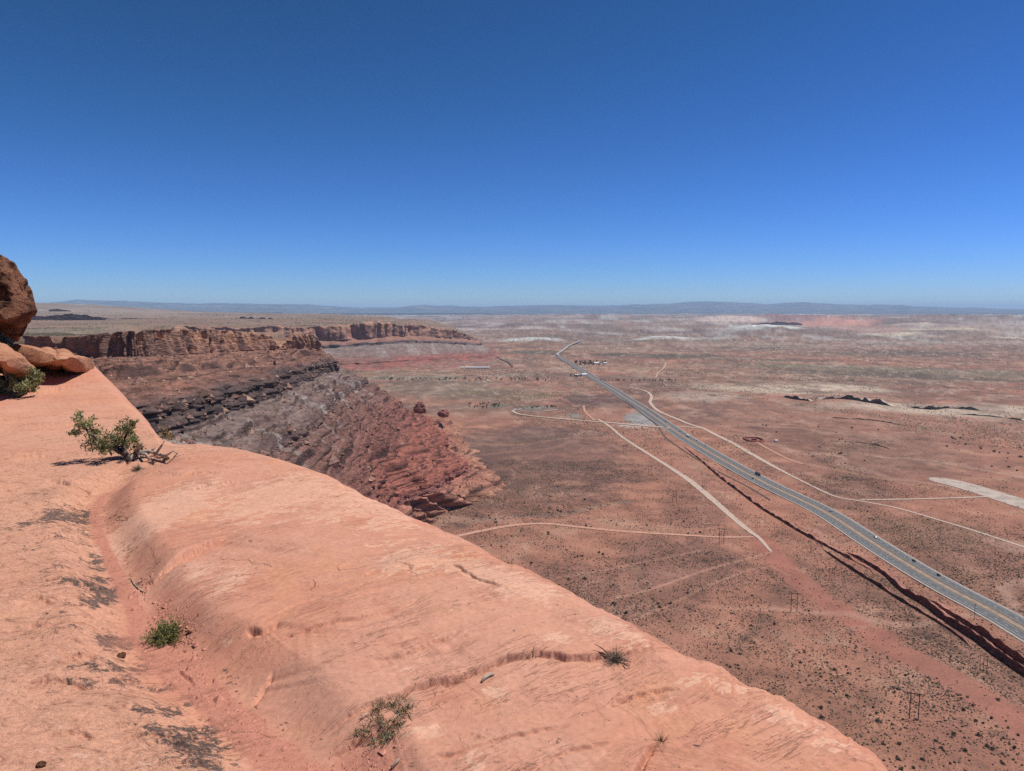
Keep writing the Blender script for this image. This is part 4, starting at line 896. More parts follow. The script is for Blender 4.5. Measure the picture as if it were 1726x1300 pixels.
def tri_pole(h):
    r = empty('power_pole', (0, 0, 0), None, None)
    for x_ in (-2.6, 0, 2.6):
        m = MB(); m.tube([(x_, 0, -.6), (x_, 0, h)], [.24, .17], 8); m.build('pole', M_WOOD, r)
    m = MB(); m.box((0, 0, h-1.0), (7.4, .26, .3)); m.build('crossarm', M_WOOD, r); return r
def mono_pole(h):
    r = empty('power_pole', (0, 0, 0), None, None)
    m = MB(); m.tube([(0, 0, -.6), (0, 0, h)], [.24, .15], 8); m.build('pole', M_WOOD, r)
    m = MB(); m.box((0, 0, h-.9), (2.6, .16, .18)); m.build('crossarm', M_WOOD, r); return r
kinds = {}
def put_pole(kind, px, ybot, ytop, label):
    p = ground_at(px, ybot); dx, dy, dz = ray(px, ytop); h = EYE + dz/dy*p.y - p.z
    if kind not in kinds: kinds[kind] = dict(H=h_frame, T=tri_pole, M=mono_pole)[kind](18.0 if kind == 'H' else 15.0 if kind == 'T' else 13.0); o = kinds[kind]
    else: o = copy_tree(kinds[kind])
    o.location = p; k = h/(18.0 if kind == 'H' else 15.0 if kind == 'T' else 13.0); o.scale = (k if kind != 'M' else 1, 1, k); o.rotation_euler = (0, 0, -math.atan2(p.x, p.y)*.6)
    tag(o, label, 'power pole', dict(H='two-legged H-frame power poles', T='three-legged power poles', M='single wooden power poles')[kind])
for a in [('H',1540,1213,1166,'large two-legged H-frame power pole nearest the bottom right corner'), ('H',1338,1032,998,'H-frame power pole on a cleared red patch left of the wide scar'),
          ('H',1216,917,890,'H-frame power pole where the pink dirt track meets the gravel road'), ('H',1137,847,826,'H-frame power pole left of the middle of the pale gravel road'),
          ('H',1095,803,785,'H-frame power pole beside the grey scrub patch left of the gravel road'), ('H',1053,765,750,'H-frame power pole beside the reddest soil near the top of the gravel road'),
          ('H',1010,735,724,'small H-frame power pole just below the grey cross road'), ('H',985,712,702,'tiny distant H-frame power pole at the left of the grey cross road'),
          ('T',1657,1132,1104,'three-legged power pole close under the dark ledges at lower right'), ('T',1402,978,958,'three-legged power pole between the wide red scar and the ledges'),
          ('T',1277,889,871,'three-legged power pole just right of the end of the gravel road'), ('T',1187,826,810,'three-legged power pole right of the gravel road at its first bend'),
          ('T',1132,786,773,'three-legged power pole midway between gravel road and the thin dark line'), ('T',1088,752,741,'three-legged power pole below the grey gravel lot'),
          ('M',1642,1045,1018,'single wooden power pole standing against the near highway lanes'), ('M',1461,998,976,'single power pole just below the forked dark ledges'),
          ('M',1366,932,911,'single power pole under the middle of the dark ledge'), ('M',1289,881,867,'single power pole right beside a three-legged pole near the gravel road end'),
          ('M',1222,838,827,'single power pole at the upper thin end of the dark ledge'), ('M',1182,804,794,'single power pole left of the start of the dark ledge'),
          ('M',1148,776,767,'single power pole between the grey lot and the dark ledge'), ('M',1028,705,697,'small single power pole left of the grey gravel lot'),
          ('M',1000,690,683,'tiny single power pole on the dark heath above the cross road')]:
    put_pole(*a)

# vehicles
def car_paint(c): return simple('car_paint', c, .05, 1, .3, .5)
def extr(prof, w, m):
    n = len(prof); V = [(x, -w/2, z) for x, z in prof]+[(x, w/2, z) for x, z in prof]
    F = [tuple(range(n-1, -1, -1)), tuple(range(n, 2*n))]+[(i, (i+1) % n, n+(i+1) % n, n+i) for i in range(n)]
    m.add(V, F)
def wheels(r, xs, w, rad):
    for x in xs:
        for s_ in (-1, 1):
            m = MB(); m.tube([(x, s_*w/2-.12, rad), (x, s_*w/2+.12, rad)], rad, 12); m.build('wheel', M_TYRE, r)
def make_car(paint, suv=False):
    r = empty('car', (0, 0, 0), None, None); h = 1.75 if suv else 1.45
    m = MB(); extr([(-2.3,.35),(2.3,.35),(2.35,.75),(2.2,.92),(1.1,1.0),(-1.9 if suv else -1.5,1.02),(-2.25,.98),(-2.35,.7)], 1.84, m); m.build('body', paint, r)
    m = MB(); extr([(1.05,1.0),(.35,h-.03),(-1.75 if suv else -.95,h-.03),(-2.15 if suv else -1.7,1.0)], 1.62, m); m.build('window', M_PANE, r)
    m = MB(); extr([(.40,h-.03),(.25,h+.03),(-1.6 if suv else -.8,h+.03),(-1.8 if suv else -1.0,h-.03)], 1.66, m); m.build('roof', paint, r)
    wheels(r, (-1.4, 1.45), 1.7, .34); return r
def make_truck(paint, box):
    r = empty('truck', (0, 0, 0), None, None)
    m = MB(); m.box((6.6, 0, 1.9), (2.6, 2.4, 2.9)); m.box((8.2, 0, 1.2), (1.4, 2.2, 1.4)); m.build('cab', paint, r)
    m = MB(); m.box((7.95, 0, 2.4), (.06, 2.1, 1.0)); m.build('window', M_PANE, r)
    m = MB(); m.box((-1.2, 0, 2.5), (12.0, 2.55, 2.7)); m.build('trailer', box, r)
    wheels(r, (8.2, 5.6, -4.4, -6.0), 2.3, .5); return r
p_dark, p_white, p_grey, p_red = car_paint((.03,.032,.036)), car_paint((.75,.75,.75)), car_paint((.16,.17,.18)), car_paint((.20,.05,.04))
protos = {'d': make_car(p_dark), 'D': make_car(p_dark, True), 'w': make_car(p_white), 'g': make_car(p_grey), 'r': make_car(p_red), 'T': make_truck(p_dark, p_dark), 'W': make_truck(p_white, p_white)}
used = set()
cars = [('D',1586,972,1,'dark car nearest the camera on the far highway lanes'), ('D',1541,946.5,1,'dark car on the far lanes, second from the bottom right'), ('d',1473,907.5,1,'black car on the far lanes, third from the bottom right'),
        ('d',1398,864.5,1,'black car on the far lanes below the pale road junction'), ('w',1296,820.5,-1,'white car on the near highway lanes'), ('T',1283,802,1,'long dark truck on the far highway lanes'),
        ('d',1273,808,-1,'small dark car beside the long dark truck'), ('g',1192,754,1,'grey car behind the white truck along the highway'), ('r',1178,744.5,1,'dark red car close behind the white truck'),
        ('W',1160,737.5,1,'white truck on the highway below the side road turnoff'), ('d',1143,729,1,'dark car ahead of the white truck'), ('D',1122,711.5,1,'dark car beside the gravel lot on the highway'),
        ('d',1107,702,1,'dark car farther up the highway past the gravel lot'), ('D',1091,692,1,'dark car above the gravel lot, farthest dark one up the highway'), ('w',1018,648,1,'tiny white car near the bridge, farthest up the highway')]
for k, px, py, lane, lab in cars:
    p = Vector((*at(px, py), 0)); i = int(np.argmin(np.hypot(HW[:, 0]-p.x, HW[:, 1]-p.y))); i = min(max(i, 1), n_-2)
    t = HW[i+1]-HW[i-1]; t /= np.linalg.norm(t); nr = np.array((t[1], -t[0])); nr = nr if nr[0] > 0 else -nr
    off = float((np.array((p.x, p.y))-HW[i]) @ nr); off = (7.6 if abs(off) < 9.6 else 11.6)*(1 if off > 0 else -1)
    q = HW[i]+nr*off; z = float(HZ(np.hypot(*q)))+.38*(1+math.hypot(*q)/1500)+(q @ q)*1.2e-7
    o = protos[k] if k not in used else copy_tree(protos[k]); used.add(k)
    o.location = (q[0], q[1], z); o.rotation_euler = (0, 0, math.atan2(t[1], t[0])+(math.pi if off > 0 else 0))
    tag(o, lab, 'truck' if k in 'TW' else 'car', 'vehicles on the highway')
# red earth-walled corral beside the frontage road, sheds and houses far off
M_EARTH = simple('red_earth_wall', (.24,.085,.065), .25, .3, .95, .1); M_SHEDW = simple('white_siding', (.72,.70,.66), .08, .5, .7, .2); M_SHEDR = simple('pale_metal_roof', (.62,.62,.62), .1, .4, .5, .3)
cp = ground_at(1270, 742); cr_ = empty('corral', cp, 'low red walled enclosure beside the frontage road', 'corral')
ang = np.linspace(0, 2*np.pi, 40, endpoint=False); Vv, Ff = [], []
for a_ in ang:
    for rr_, z_ in ((1.16, -.3), (1.06, 3.2), (.97, 3.2), (.90, -.3)):
        Vv.append((17*rr_*np.sign(math.cos(a_))*abs(math.cos(a_))**.6, 21*rr_*np.sign(math.sin(a_))*abs(math.sin(a_))**.6, z_))
for i in range(40):
    for k in range(3): Ff.append((i*4+k, i*4+k+1, ((i+1) % 40)*4+k+1, ((i+1) % 40)*4+k))
m = MB(); m.add(Vv, Ff); m.build('wall', M_EARTH, cr_)
m = MB(); m.box((2, 2, 1.2), (9, 6, 2.4)); m.box((2, 2, 2.6), (10, 7, .4)); m.build('shed', M_EARTH, cr_)
def house(px, py, w_, d_, h_, label, group=None, rz=0.2, roof=M_SHEDR, wall=M_SHEDW):
    p = ground_at(px, py); r = empty('building', p, label, 'building', group, rz)
    m = MB(); m.box((0, 0, h_/2-.3), (w_, d_, h_+.6)); m.build('wall', wall, r)
    m = MB(); V = [(-w_/2-.4, -d_/2-.4, h_), (w_/2+.4, -d_/2-.4, h_), (w_/2+.4, d_/2+.4, h_), (-w_/2-.4, d_/2+.4, h_), (-w_/2-.4, 0, h_+d_*.28), (w_/2+.4, 0, h_+d_*.28)]
    m.add(V, [(0,1,5,4), (2,3,4,5), (1,2,5), (3,0,4), (3,2,1,0)]); m.build('roof', roof, r)
    for s_ in (-.3, .25):
        m = MB(); m.box((w_*s_, -d_/2-.04, h_*.55), (w_*.12, .06, h_*.35)); m.build('window', M_PANE, r)
    return r
for i, px in enumerate([779, 787, 791.5, 796, 801, 806, 810, 814.5, 819, 823]):
    house(px, 621.3, 13, 9, 5.5, 'long white trailer in the row at the foot of the far cliff' if i else 'white trailer set apart at the left end of the row', 'white trailers in a row', 0.05)
house(1005, 614.5, 26, 16, 8, 'large white house right of the dark grove', None, .3); house(1020, 614, 16, 12, 6, 'small white house farthest right of the grove', None, .1)
house(984, 633.5, 22, 14, 6, 'pale building beside the highway left of the bridge', None, .4); house(972, 634, 14, 10, 5, 'small pale shed left of the pale building by the highway', None, .2)
house(822.5, 643.3, 9, 8, 4.5, 'lone white shed in the line of creek trees', None, .1); house(1308, 744.5, 6, 4, 2.8, 'small white shed right of the red corral', None, .3)

# shrubs and trees
def leaf_mat(name, c, var=.35):
    s = NT(name, .85, .15); v = s.coord(); n = s.noise(v, 3.0, 3); inf = s.n('ShaderNodeObjectInfo')
    f = s.ramp(n, [(.3, 1-var), (.7, 1+var)]); cc = s.mix(1.0, c, f, 'MULTIPLY'); cc = s.mix(s.math('MULTIPLY', inf.outputs['Random'], .4), cc, (.11,.095,.06)); s.base(cc); return s.m
M_BUSH = leaf_mat('desert_bush_leaf', (.075,.074,.045)); M_TREE = leaf_mat('grove_tree_leaf', (.050,.068,.040)); M_SAGE = leaf_mat('sagebrush_leaf', (.090,.070,.054)); M_BARK = simple('grey_bark', (.24,.19,.15), .25, 12, .9, .1, .01)
def leaf_blob(seed, n=240, rx=1.0, rz=.8, leaf=.22, zc=.7):
    g = np.random.default_rng(seed); cl = g.normal(size=(9, 3))*np.array((.5*rx, .5*rx, .3*rz))+np.array((0, 0, zc)); k = g.integers(0, 9, n)
    p = cl[k]+g.normal(size=(n, 3))*np.array((.26*rx, .26*rx, .24*rz)); p[:, 2] = np.maximum(p[:, 2], .03)
    u = g.normal(size=(n, 3)); u /= np.linalg.norm(u, axis=1)[:, None]; v = np.cross(u, g.normal(size=(n, 3))); v /= np.linalg.norm(v, axis=1)[:, None]
    s_ = leaf*g.uniform(.6, 1.4, (n, 1)); V = np.stack([p-u*s_, p+v*s_*.6, p+u*s_, p-v*s_*.6], 1).reshape(-1, 3)
    return V, np.arange(4*n).reshape(-1, 4)
bush_me = []
for i in range(5):
    V, F = leaf_blob(800+i); bush_me.append((V, F))
first = {}
def shrub(px, py, size, label, group, mat=M_BUSH, name='desert_shrub', cat='shrub', z=None):
    p = ground_at(px, py) if z is None else Vector(z); k = random.randrange(5)
    if (name, k) not in first:
        o = new_mesh(name, *bush_me[k], mat, False); first[(name, k)] = o
    else: o = first[(name, k)].copy(); C.objects.link(o)
    o.location = p; o.scale = (size, size, size*random.uniform(.75, 1.05)); o.rotation_euler = (0, 0, random.uniform(0, 6.28)); return tag(o, label, cat, group)
spots1 = [(697,860),(722,880),(737,875),(747,882),(758,874),(770,884),(783,879),(799,876),(812,873),(824,870),(826,874),(803,870),(811,877),(835,876),(836,881),(884,849),(884,854),(909,853),(926,858),(940,861),(939,860),(945,863),(926,865),(994,853),(995,859),(985,843),(1030,879),(1052,879),(1039,886),(996,889),(988,887),(924,898),(925,901),(835,902),(819,886),(750,889),(856,950),(974,939),(981,938),(969,940),(1017,935),(1010,932),(955,928),(828,920),(845,922),(958,977),(986,976),(896,950),(1034,1018),(1037,1021),(1055,1035),(1109,1018),(1113,1024),(1130,1018),(1128,1048),(1305,1052),(1091,886),(1180,898),(1160,900),(1152,880)]
for p in spots1: shrub(*p, random.uniform(.9, 1.8), 'dark green shrub dotting the red flat below the ledge', 'dark shrubs on the valley flat')
spots2 = [(1247,1103),(1243,1122),(1230,1125),(1190,1110),(1225,1122),(1233,1098),(1348,1117),(1357,1098),(1407,1130),(1433,1154),(1427,1125),(1447,1128),(1509,1127),(1526,1139),(1508,1168),(1471,1193),(1477,1203),(1385,1191),(1398,1166),(1409,1166),(1371,1191),(1383,1194),(1385,1210),(1358,1147),(1349,1151),(1369,1149),(1399,1185),(1579,1144),(1620,1178),(1624,1198),(1646,1216),(1656,1219),(1670,1211),(1623,1225),(1608,1238),(1590,1255),(1587,1262),(1591,1266),(1515,1255),(1489,1255),(1514,1280),(1555,1281),(1540,1296),(1520,1298),(1692,1245),(1664,1258),(1690,1287),(1680,1225),(1700,1228),(1695,1216),(1665,1260),(1625,1266),(1672,1263),(1602,1288),(1628,1300),(1576,1270),(1466,1206),(1480,1216),(1711,1262),(1717,1240),(1722,1290),(1650,1240),(1640,1190),(1682,1180),(1430,1136),(1450,1140)]
for p in spots2: shrub(*p, random.uniform(.6, 1.4), 'grey-green shrub scattered on the red ground in the lower right corner', 'shrubs in the lower right corner')
spots3 = [(1286,717),(1292,718),(1309,729),(1382,754),(1415,766),(1415,742),(1420,741),(1417,765),(1424,782),(1457,777),(1481,725),(1606,740),(1615,745),(1604,738),(1619,739),(1610,741),(1596,753),(1627,750),(1654,757),(1700,765),(1698,773),(1720,771),(1715,794),(1672,787),(1700,788),(1676,762),(1685,764),(1652,754),(1720,755),(1436,722),(1410,730),(1425,745),(1435,722),(1370,770),(1380,720)]
for p in spots3: shrub(*p, random.uniform(1.6, 2.6), 'round dark bush on the pale right side of the valley', 'bushes on the right side of the valley')
g = np.random.default_rng(5)
for i in range(60):
    px = 600+g.random()*250; py = 790+g.random()*75
    spots = (px, py)
def tree_proto(seed):
    r = empty('tree', (0, 0, 0), None, None); V, F = leaf_blob(seed, 260, 1.5, 2.4, .42, 3.2)
    new_mesh('crown', V, F, M_TREE, False, parent=r); m = MB(); m.tube([(0, 0, -.3), (.1, 0, 1.5), (0, .1, 3.2)], [.28, .2, .1], 6); m.build('trunk', M_BARK, r); return r
tp = [tree_proto(860+i) for i in range(3)]; tused = [0, 0, 0]
def tree(px, py, s_, label, group):
    k = random.randrange(3); o = tp[k] if not tused[k] else copy_tree(tp[k]); tused[k] = 1
    o.location = ground_at(px, py); o.scale = (s_, s_, s_); o.rotation_euler = (0, 0, random.uniform(0, 6.28)); tag(o, label, 'tree', group)
for i in range(44): tree(970+g.random()**1.2*55, 610.5+g.random()*6.5, random.uniform(1.4, 2.6), 'dark tree in the grove beside the white houses', 'trees of the grove by the houses')
for i in range(60): tree(640+g.random()*300, 640.5+g.normal()*1.2, random.uniform(1.0, 1.9), 'dark tree in the line along the creek', 'trees along the creek')
for i in range(46): tree(1010+g.random()*130, 641+g.random()*1.2+.5*((i*2.7) % 3), random.uniform(.8, 1.5), 'dark tree in the creek line right of the highway bridge', 'trees along the creek beyond the highway')
for i in range(26): tree(790+g.random()*52, 681+g.random()*8, random.uniform(.7, 1.4), 'small tree in the camp grove on the tan flat', 'trees of the camp grove')
for i in range(26): tree(882+g.random()*58, 685.5+g.random()*4, random.uniform(.6, 1.1), 'small tree inside the grey loop road', 'trees inside the loop road')
for i in range(16): tree(962+g.random()*20, 634+g.random()*3, random.uniform(1.0, 1.7), 'dark tree beside the pale building by the highway', 'trees by the highway building')
# uncountable low sagebrush over the near flat
def sage():
    g = np.random.default_rng(99); N = 420000
    th_ = R(-12)+g.random(N)*R(52); r_ = np.sqrt(330**2+g.random(N)*(1250**2-330**2)); x = r_*np.sin(th_); y = r_*np.cos(th_)
    t = np.interp(th_, TH, np.arange(len(TH))).astype(int); ri = np.interp(r_, RR, np.arange(len(RR))).astype(int)
    dn = GC[ri, t, 3]*np.clip(.55+1.2*fbm2(x/45, y/45, 3, 901), .05, 1); keep = g.random(N) < dn*np.clip(1.4-r_/1500, .4, 1)
    keep &= pdist(x, y, HW[::4]) > 19; x, y = x[keep], y[keep]; n = len(x); z = ground_z(x, y)
    s_ = np.exp(g.normal(size=n)*.38)*.40; a0 = g.random(n)*6.28
    V = []; 
    for k in range(5): V.append(np.c_[x+s_*np.cos(a0+k*1.2566)*g.uniform(.7, 1.2, n), y+s_*np.sin(a0+k*1.2566)*g.uniform(.7, 1.2, n), z-.05])
    for k in range(5): V.append(np.c_[x+.7*s_*np.cos(a0+.6+k*1.2566)*g.uniform(.7, 1.2, n), y+.7*s_*np.sin(a0+.6+k*1.2566)*g.uniform(.7, 1.2, n), z+s_*g.uniform(.6, 1.0, n)])
    V.append(np.c_[x, y, z+s_*1.0]); V = np.stack(V, 1); F = []
    for k in range(5):
        F += [(k, (k+1) % 5, 5+k), ((k+1) % 5, 5+(k+1) % 5, 5+k), (5+k, 5+(k+1) % 5, 10)]
    F = (np.array(F)[None]+(np.arange(n)*11)[:, None, None]).reshape(-1, 3)
    o = new_mesh('sagebrush', V.reshape(-1, 3), F, M_SAGE, False); tag(o, 'low brown sagebrush covering the valley flat', 'sagebrush', kind='stuff')
sage()
def scrub():
    g = np.random.default_rng(123); N = 520000
    th_ = R(-40)+g.random(N)*R(80); u = g.random(N); D_ = 1/(1/1150+(1/9000-1/1150)*u**.8); x = D_*np.sin(th_); y = D_*np.cos(th_)
    pk = inside(x, y, plat_poly)
    a = fbm2(x/420, y/520, 5, 911)+.5*fbm2(x/120, y/160, 4, 912); b = 1-sst(.01, .07, np.abs(fbm2(x/900, y/700, 4, 913)))
    k = np.clip(.04+1.9*np.clip(a-.04, 0, 1)+.75*b, 0, 1)*np.where(pk, 1.0, .85); keep = g.random(N) < k*.42
    near = (x > -420*S) & (x < 0) & (y < 1750*S); keep &= ~near; keep &= ~((y < 5400*S) & (y > 2600*S) & (x < 0) & ~pk & (x > -1500*S) & inside(x, y, [(p[0]*S, p[1]*S) for p in toe2]+[(-700*S, 5200*S)]))
    keep &= pdist(x, y, HW[::6]) > 22; x, y = x[keep], y[keep]; n = len(x); z = ground_z(x, y); d = np.hypot(x, y)
    s_ = np.clip(np.exp(g.normal(size=n)*.5), .4, 1.8)*np.interp(d, [1100, 3000, 9000], [.75, 1.6, 3.2]); a0 = g.random(n)*6.28; V = []
    for q in range(4): V.append(np.c_[x+s_*np.cos(a0+q*1.571), y+s_*np.sin(a0+q*1.571), z-.3])
    V.append(np.c_[x, y, z+s_*1.15]); V = np.stack(V, 1); F = np.array([(0,1,4),(1,2,4),(2,3,4),(3,0,4)]); F = (F[None]+(np.arange(n)*5)[:, None, None]).reshape(-1, 3)
    o = new_mesh('scrub', V.reshape(-1, 3), F, M_BUSH2, True); tag(o, 'dark juniper scrub dotting the distant valley and plateau', 'scrub', kind='stuff')
M_BUSH2 = leaf_mat('distant_scrub_leaf', (.052,.046,.036)); scrub()
# rubble on the slopes of the near mesa, and its shrubs
def scree():
    g = np.random.default_rng(77); N = 15000
    rows = np.where((MX[:, 0] > 2) & (MX[:, 0] < 175))[0]; ri = rows[g.integers(0, len(rows), N)]; ci = g.integers(150, 860, N)
    p = MV[ri, ci]; s_ = np.exp(g.normal(size=N)*.75)*.70; V = []
    D0 = np.array([[1,0,0],[-1,0,0],[0,1,0],[0,-1,0],[0,0,.8],[0,0,-.8]], float)
    V = p[:, None, :]+D0[None]*s_[:, None, None]*g.uniform(.6, 1.3, (N, 6, 1))+g.normal(size=(N, 6, 3))*.15*s_[:, None, None]
    F = np.array([(0,2,4),(2,1,4),(1,3,4),(3,0,4),(2,0,5),(1,2,5),(3,1,5),(0,3,5)])
    F = (F[None]+(np.arange(N)*6)[:, None, None]).reshape(-1, 3)
    base = np.array((.27,.155,.12))[None]*np.ones((N, 1)); pale = g.random(N) < .12; base[pale] = (.42,.27,.19); base *= g.uniform(.6, 1.25, (N, 1))
    k = np.clip((MX[ri, ci]-90)/60, 0, 1)[:, None]; base = base*(1-k)+np.array((.34,.14,.105))*k*g.uniform(.7, 1.2, (N, 1))
    col = np.concatenate([np.repeat(base, 6, 0), np.zeros((N*6, 1))], 1)
    o = new_mesh('scree', V.reshape(-1, 3), F, M_CLIFF, False, col); tag(o, 'loose rubble strewn over the mesa slopes', 'rubble', kind='stuff')
    rows = np.where((MX[:, 0] > 95) & (MX[:, 0] < 180))[0]
    for i in range(110):
        q = MV[rows[g.integers(0, len(rows))], g.integers(360, 640)]
        shrub(0, 0, random.uniform(.9, 1.7), 'dark shrub on the red lower slope of the near mesa', 'shrubs on the mesa slope', z=(q[0], q[1], q[2]-.2))
scree()
# loose blocks at the toe of the mesa
def block(px, py, D, sz, label, seed):
    g = np.random.default_rng(seed); dx, dy, dz = ray(px, py); t = D/dy; c = np.array((dx*t, dy*t, EYE+dz*t))
    u, v = np.meshgrid(np.linspace(0, 2*np.pi, 24, endpoint=False), np.linspace(0, np.pi, 14)); n = np.stack([np.cos(u)*np.sin(v), np.sin(u)*np.sin(v), np.cos(v)], -1)
    k = (np.abs(n/np.array(sz))**3.2).sum(-1)**(1/3.2); V = n/k[..., None]*np.array((1, 1, 1.15));
    for _ in range(9):
        p = g.normal(size=3); p[2] = abs(p[2])*.8; p /= np.linalg.norm(p); h_ = V @ p; V = V-(np.maximum(h_-h_.max()*g.uniform(.62, .85), 0)*.95)[..., None]*p
    V += n*(pn3(V[..., 0]/6+seed, V[..., 1]/6, V[..., 2]/4, seed)*3+pn3(V[..., 0]/2.4, V[..., 1]/2.4+seed, V[..., 2]/2, seed)*1.2)[..., None]
    i = np.arange(24*14).reshape(14, 24); j = np.roll(i, -1, 1); F = np.stack([i[:-1], i[1:], j[1:], j[:-1]], -1).reshape(-1, 4)
    col = np.concatenate([np.array((.30,.135,.105))*np.ones(V.shape), np.zeros(V.shape[:2]+(1,))], -1)*(1+.4*pn3(V[..., 0]/3, V[..., 1]/3, V[..., 2]/2, seed+3))[..., None]
    tag(new_mesh('boulder', V+c, F, M_CLIFF, False, col.reshape(-1, 4)), label, 'boulder')
block(748, 696, 1560, (13, 11, 8), 'square red block sitting apart on the flat right of the mesa nose', 3)
block(708, 686, 1500, (14, 14, 12), 'dark red knob on the skyline of the mesa nose', 5)
block(699, 717, 1330, (9, 10, 10), 'dark red outcrop below the knob on the mesa nose', 8)
block(729, 745, 1210, (12, 8, 6), 'small dark red outcrop low on the mesa nose', 9)

# ============================================================ PLANTS AND STICKS ON THE ROCK
M_JUN = leaf_mat('juniper_leaf', (.225,.222,.090), .5); M_DEADL = leaf_mat('dry_yellow_leaf', (.30,.20,.085), .35); M_GREEN = leaf_mat('fresh_green_leaf', (.24,.27,.075), .35); M_GREYG = leaf_mat('grey_green_leaf', (.165,.165,.100), .4)
M_DEADW = simple('grey_dead_wood', (.36,.285,.225), .35, 30, .9, .1, .004); M_DARKW = simple('dark_bark', (.13,.095,.075), .35, 30, .9, .1, .004)
def pt(px, py, D):
    dx, dy, dz = ray(px, py); t = D/dy; return Vector((dx*t, dy*t, EYE+dz*t))
def sprigs(clumps, mat, name, parent, seed, per=150, leaf=.016):
    """clumps of small needle tufts: (px, py, depth, radius m)"""
    g = np.random.default_rng(seed); V = []; 
    for px, py, D, rad in clumps:
        c = np.array(pt(px, py, D)); n = per
        sub = c+g.normal(size=(8, 3))*rad*.55; p = sub[g.integers(0, 8, n)]+g.normal(size=(n, 3))*rad*.27
        u = g.normal(size=(n, 3))+np.array((0, 0, .7)); u /= np.linalg.norm(u, axis=1)[:, None]; v = np.cross(u, g.normal(size=(n, 3))); v /= np.linalg.norm(v, axis=1)[:, None]
        s_ = leaf*g.uniform(.6, 1.5, (n, 1)); V.append(np.stack([p-u*s_, p+v*s_*.38, p+u*s_, p-v*s_*.38], 1).reshape(-1, 3))
    V = np.concatenate(V); o = new_mesh(name, V, np.arange(len(V)).reshape(-1, 4), mat, False, parent=parent)
    return o
def rootat(o, loc):
    """give a thing an origin at its base without moving its parts"""
    for ch in o.children: ch.data.transform(Matrix.Translation(-Vector(loc)))
    o.location = loc
# twisted juniper
b = fgp(218, 774); D0 = b.y
j = empty('juniper', (0, 0, 0), 'twisted green juniper with a dead right side, leaning left on the rock', 'juniper')
m = MB()
for pts, rad in [([(218,776),(212,766),(198,758),(180,750),(162,740),(148,728),(136,712)], [.04,.034,.027,.022,.017,.012,.007]), ([(212,766),(208,750),(212,735),(218,722)], [.026,.019,.013,.007]), ([(180,750),(172,756),(160,748),(150,748)], [.025,.02,.014,.008]), ([(198,758),(190,742),(188,730)], [.028,.02,.01]), ([(200,762),(190,756),(184,758),(188,768)], [.02,.016,.012,.008])]:
    m.tube([pt(x, y, D0+.10*math.sin(i*1.7+x)) for i, (x, y) in enumerate(pts)], rad, 7)
m.build('trunk', M_DARKW, j, True)
m = MB()
for pts, rad in [([(218,774),(232,764),(246,766),(258,782),(264,788)], [.028,.022,.017,.012,.006]), ([(232,764),(250,760),(266,766),(280,768),(292,760),(298,764)], [.024,.019,.016,.013,.009,.005]), ([(262,766),(272,752),(277,744),(276,738)], [.014,.011,.008,.005]), ([(228,764),(236,752),(240,746)], [.025,.016,.008]), ([(240,768),(236,778),(248,786),(256,788)], [.018,.014,.01,.006]), ([(246,766),(258,758),(262,754)], [.018,.012,.006]), ([(280,768),(288,774),(300,764)], [.014,.01,.005]), ([(222,768),(230,776),(240,780)], [.03,.02,.01])]:
    m.tube([pt(x, y, D0-.04+.08*math.sin(i*2.1+x)) for i, (x, y) in enumerate(pts)], rad, 7)
m.build('dead_branch', M_DEADW, j, True)
cl = [(x, y, D0+random.uniform(-.16, .16), r_*.0066) for x, y, r_ in [(133,706,11),(141,716,11),(149,712,9),(136,724,8),(124,732,6),(154,726,11),(160,738,12),(148,745,10),(165,752,11),(178,746,13),(190,738,11),(200,734,12),(212,720,10),(221,722,9),(206,726,11),(196,748,12),(212,738,12),(222,736,8),(182,756,9),(172,740,10),(204,752,9),(218,748,8),(162,728,7),(226,714,5)]]
sprigs(cl, M_JUN, 'foliage', j, 31, 190, .0135)
cl = [(x, y, D0+random.uniform(-.08, .08), r_*.0066) for x, y, r_ in [(281,728,8),(288,736,6),(275,732,5),(270,778,7),(262,786,6),(282,774,6),(236,752,7),(228,756,6)]]
sprigs(cl, M_DEADL, 'dry_foliage', j, 33, 70, .016); rootat(j, b)
# bush at the left edge
b = fgp(40, 661); D0 = b.y-.2
j = empty('bush', (0, 0, 0), 'green bush at the left edge below the rock slabs', 'bush')
m = MB()
for pts, rad in [([(40,664),(36,652),(26,642)], [.04,.03,.012]), ([(38,662),(50,650),(60,636)], [.035,.025,.01]), ([(34,662),(20,656),(6,656)], [.035,.025,.01]), ([(36,658),(12,640),(6,622)], [.025,.02,.01]), ([(42,660),(46,646),(44,636)], [.02,.015,.008])]:
    m.tube([pt(x, y, D0+.1*math.sin(i*1.9+x)) for i, (x, y) in enumerate(pts)], rad, 6)
m.build('branch', M_DEADW, j, True)
cl = [(x, y, D0+random.uniform(-.25, .2), r_*.0105) for x, y, r_ in [(58,628,9),(64,638,7),(52,638,10),(46,648,9),(34,644,8),(24,650,9),(16,656,9),(30,658,8),(4,660,8),(60,648,6),(42,656,7),(-10,662,9),(2,646,6),(54,656,5),(22,640,6)]]
sprigs(cl, M_JUN, 'foliage', j, 41, 230, .024); rootat(j, b)
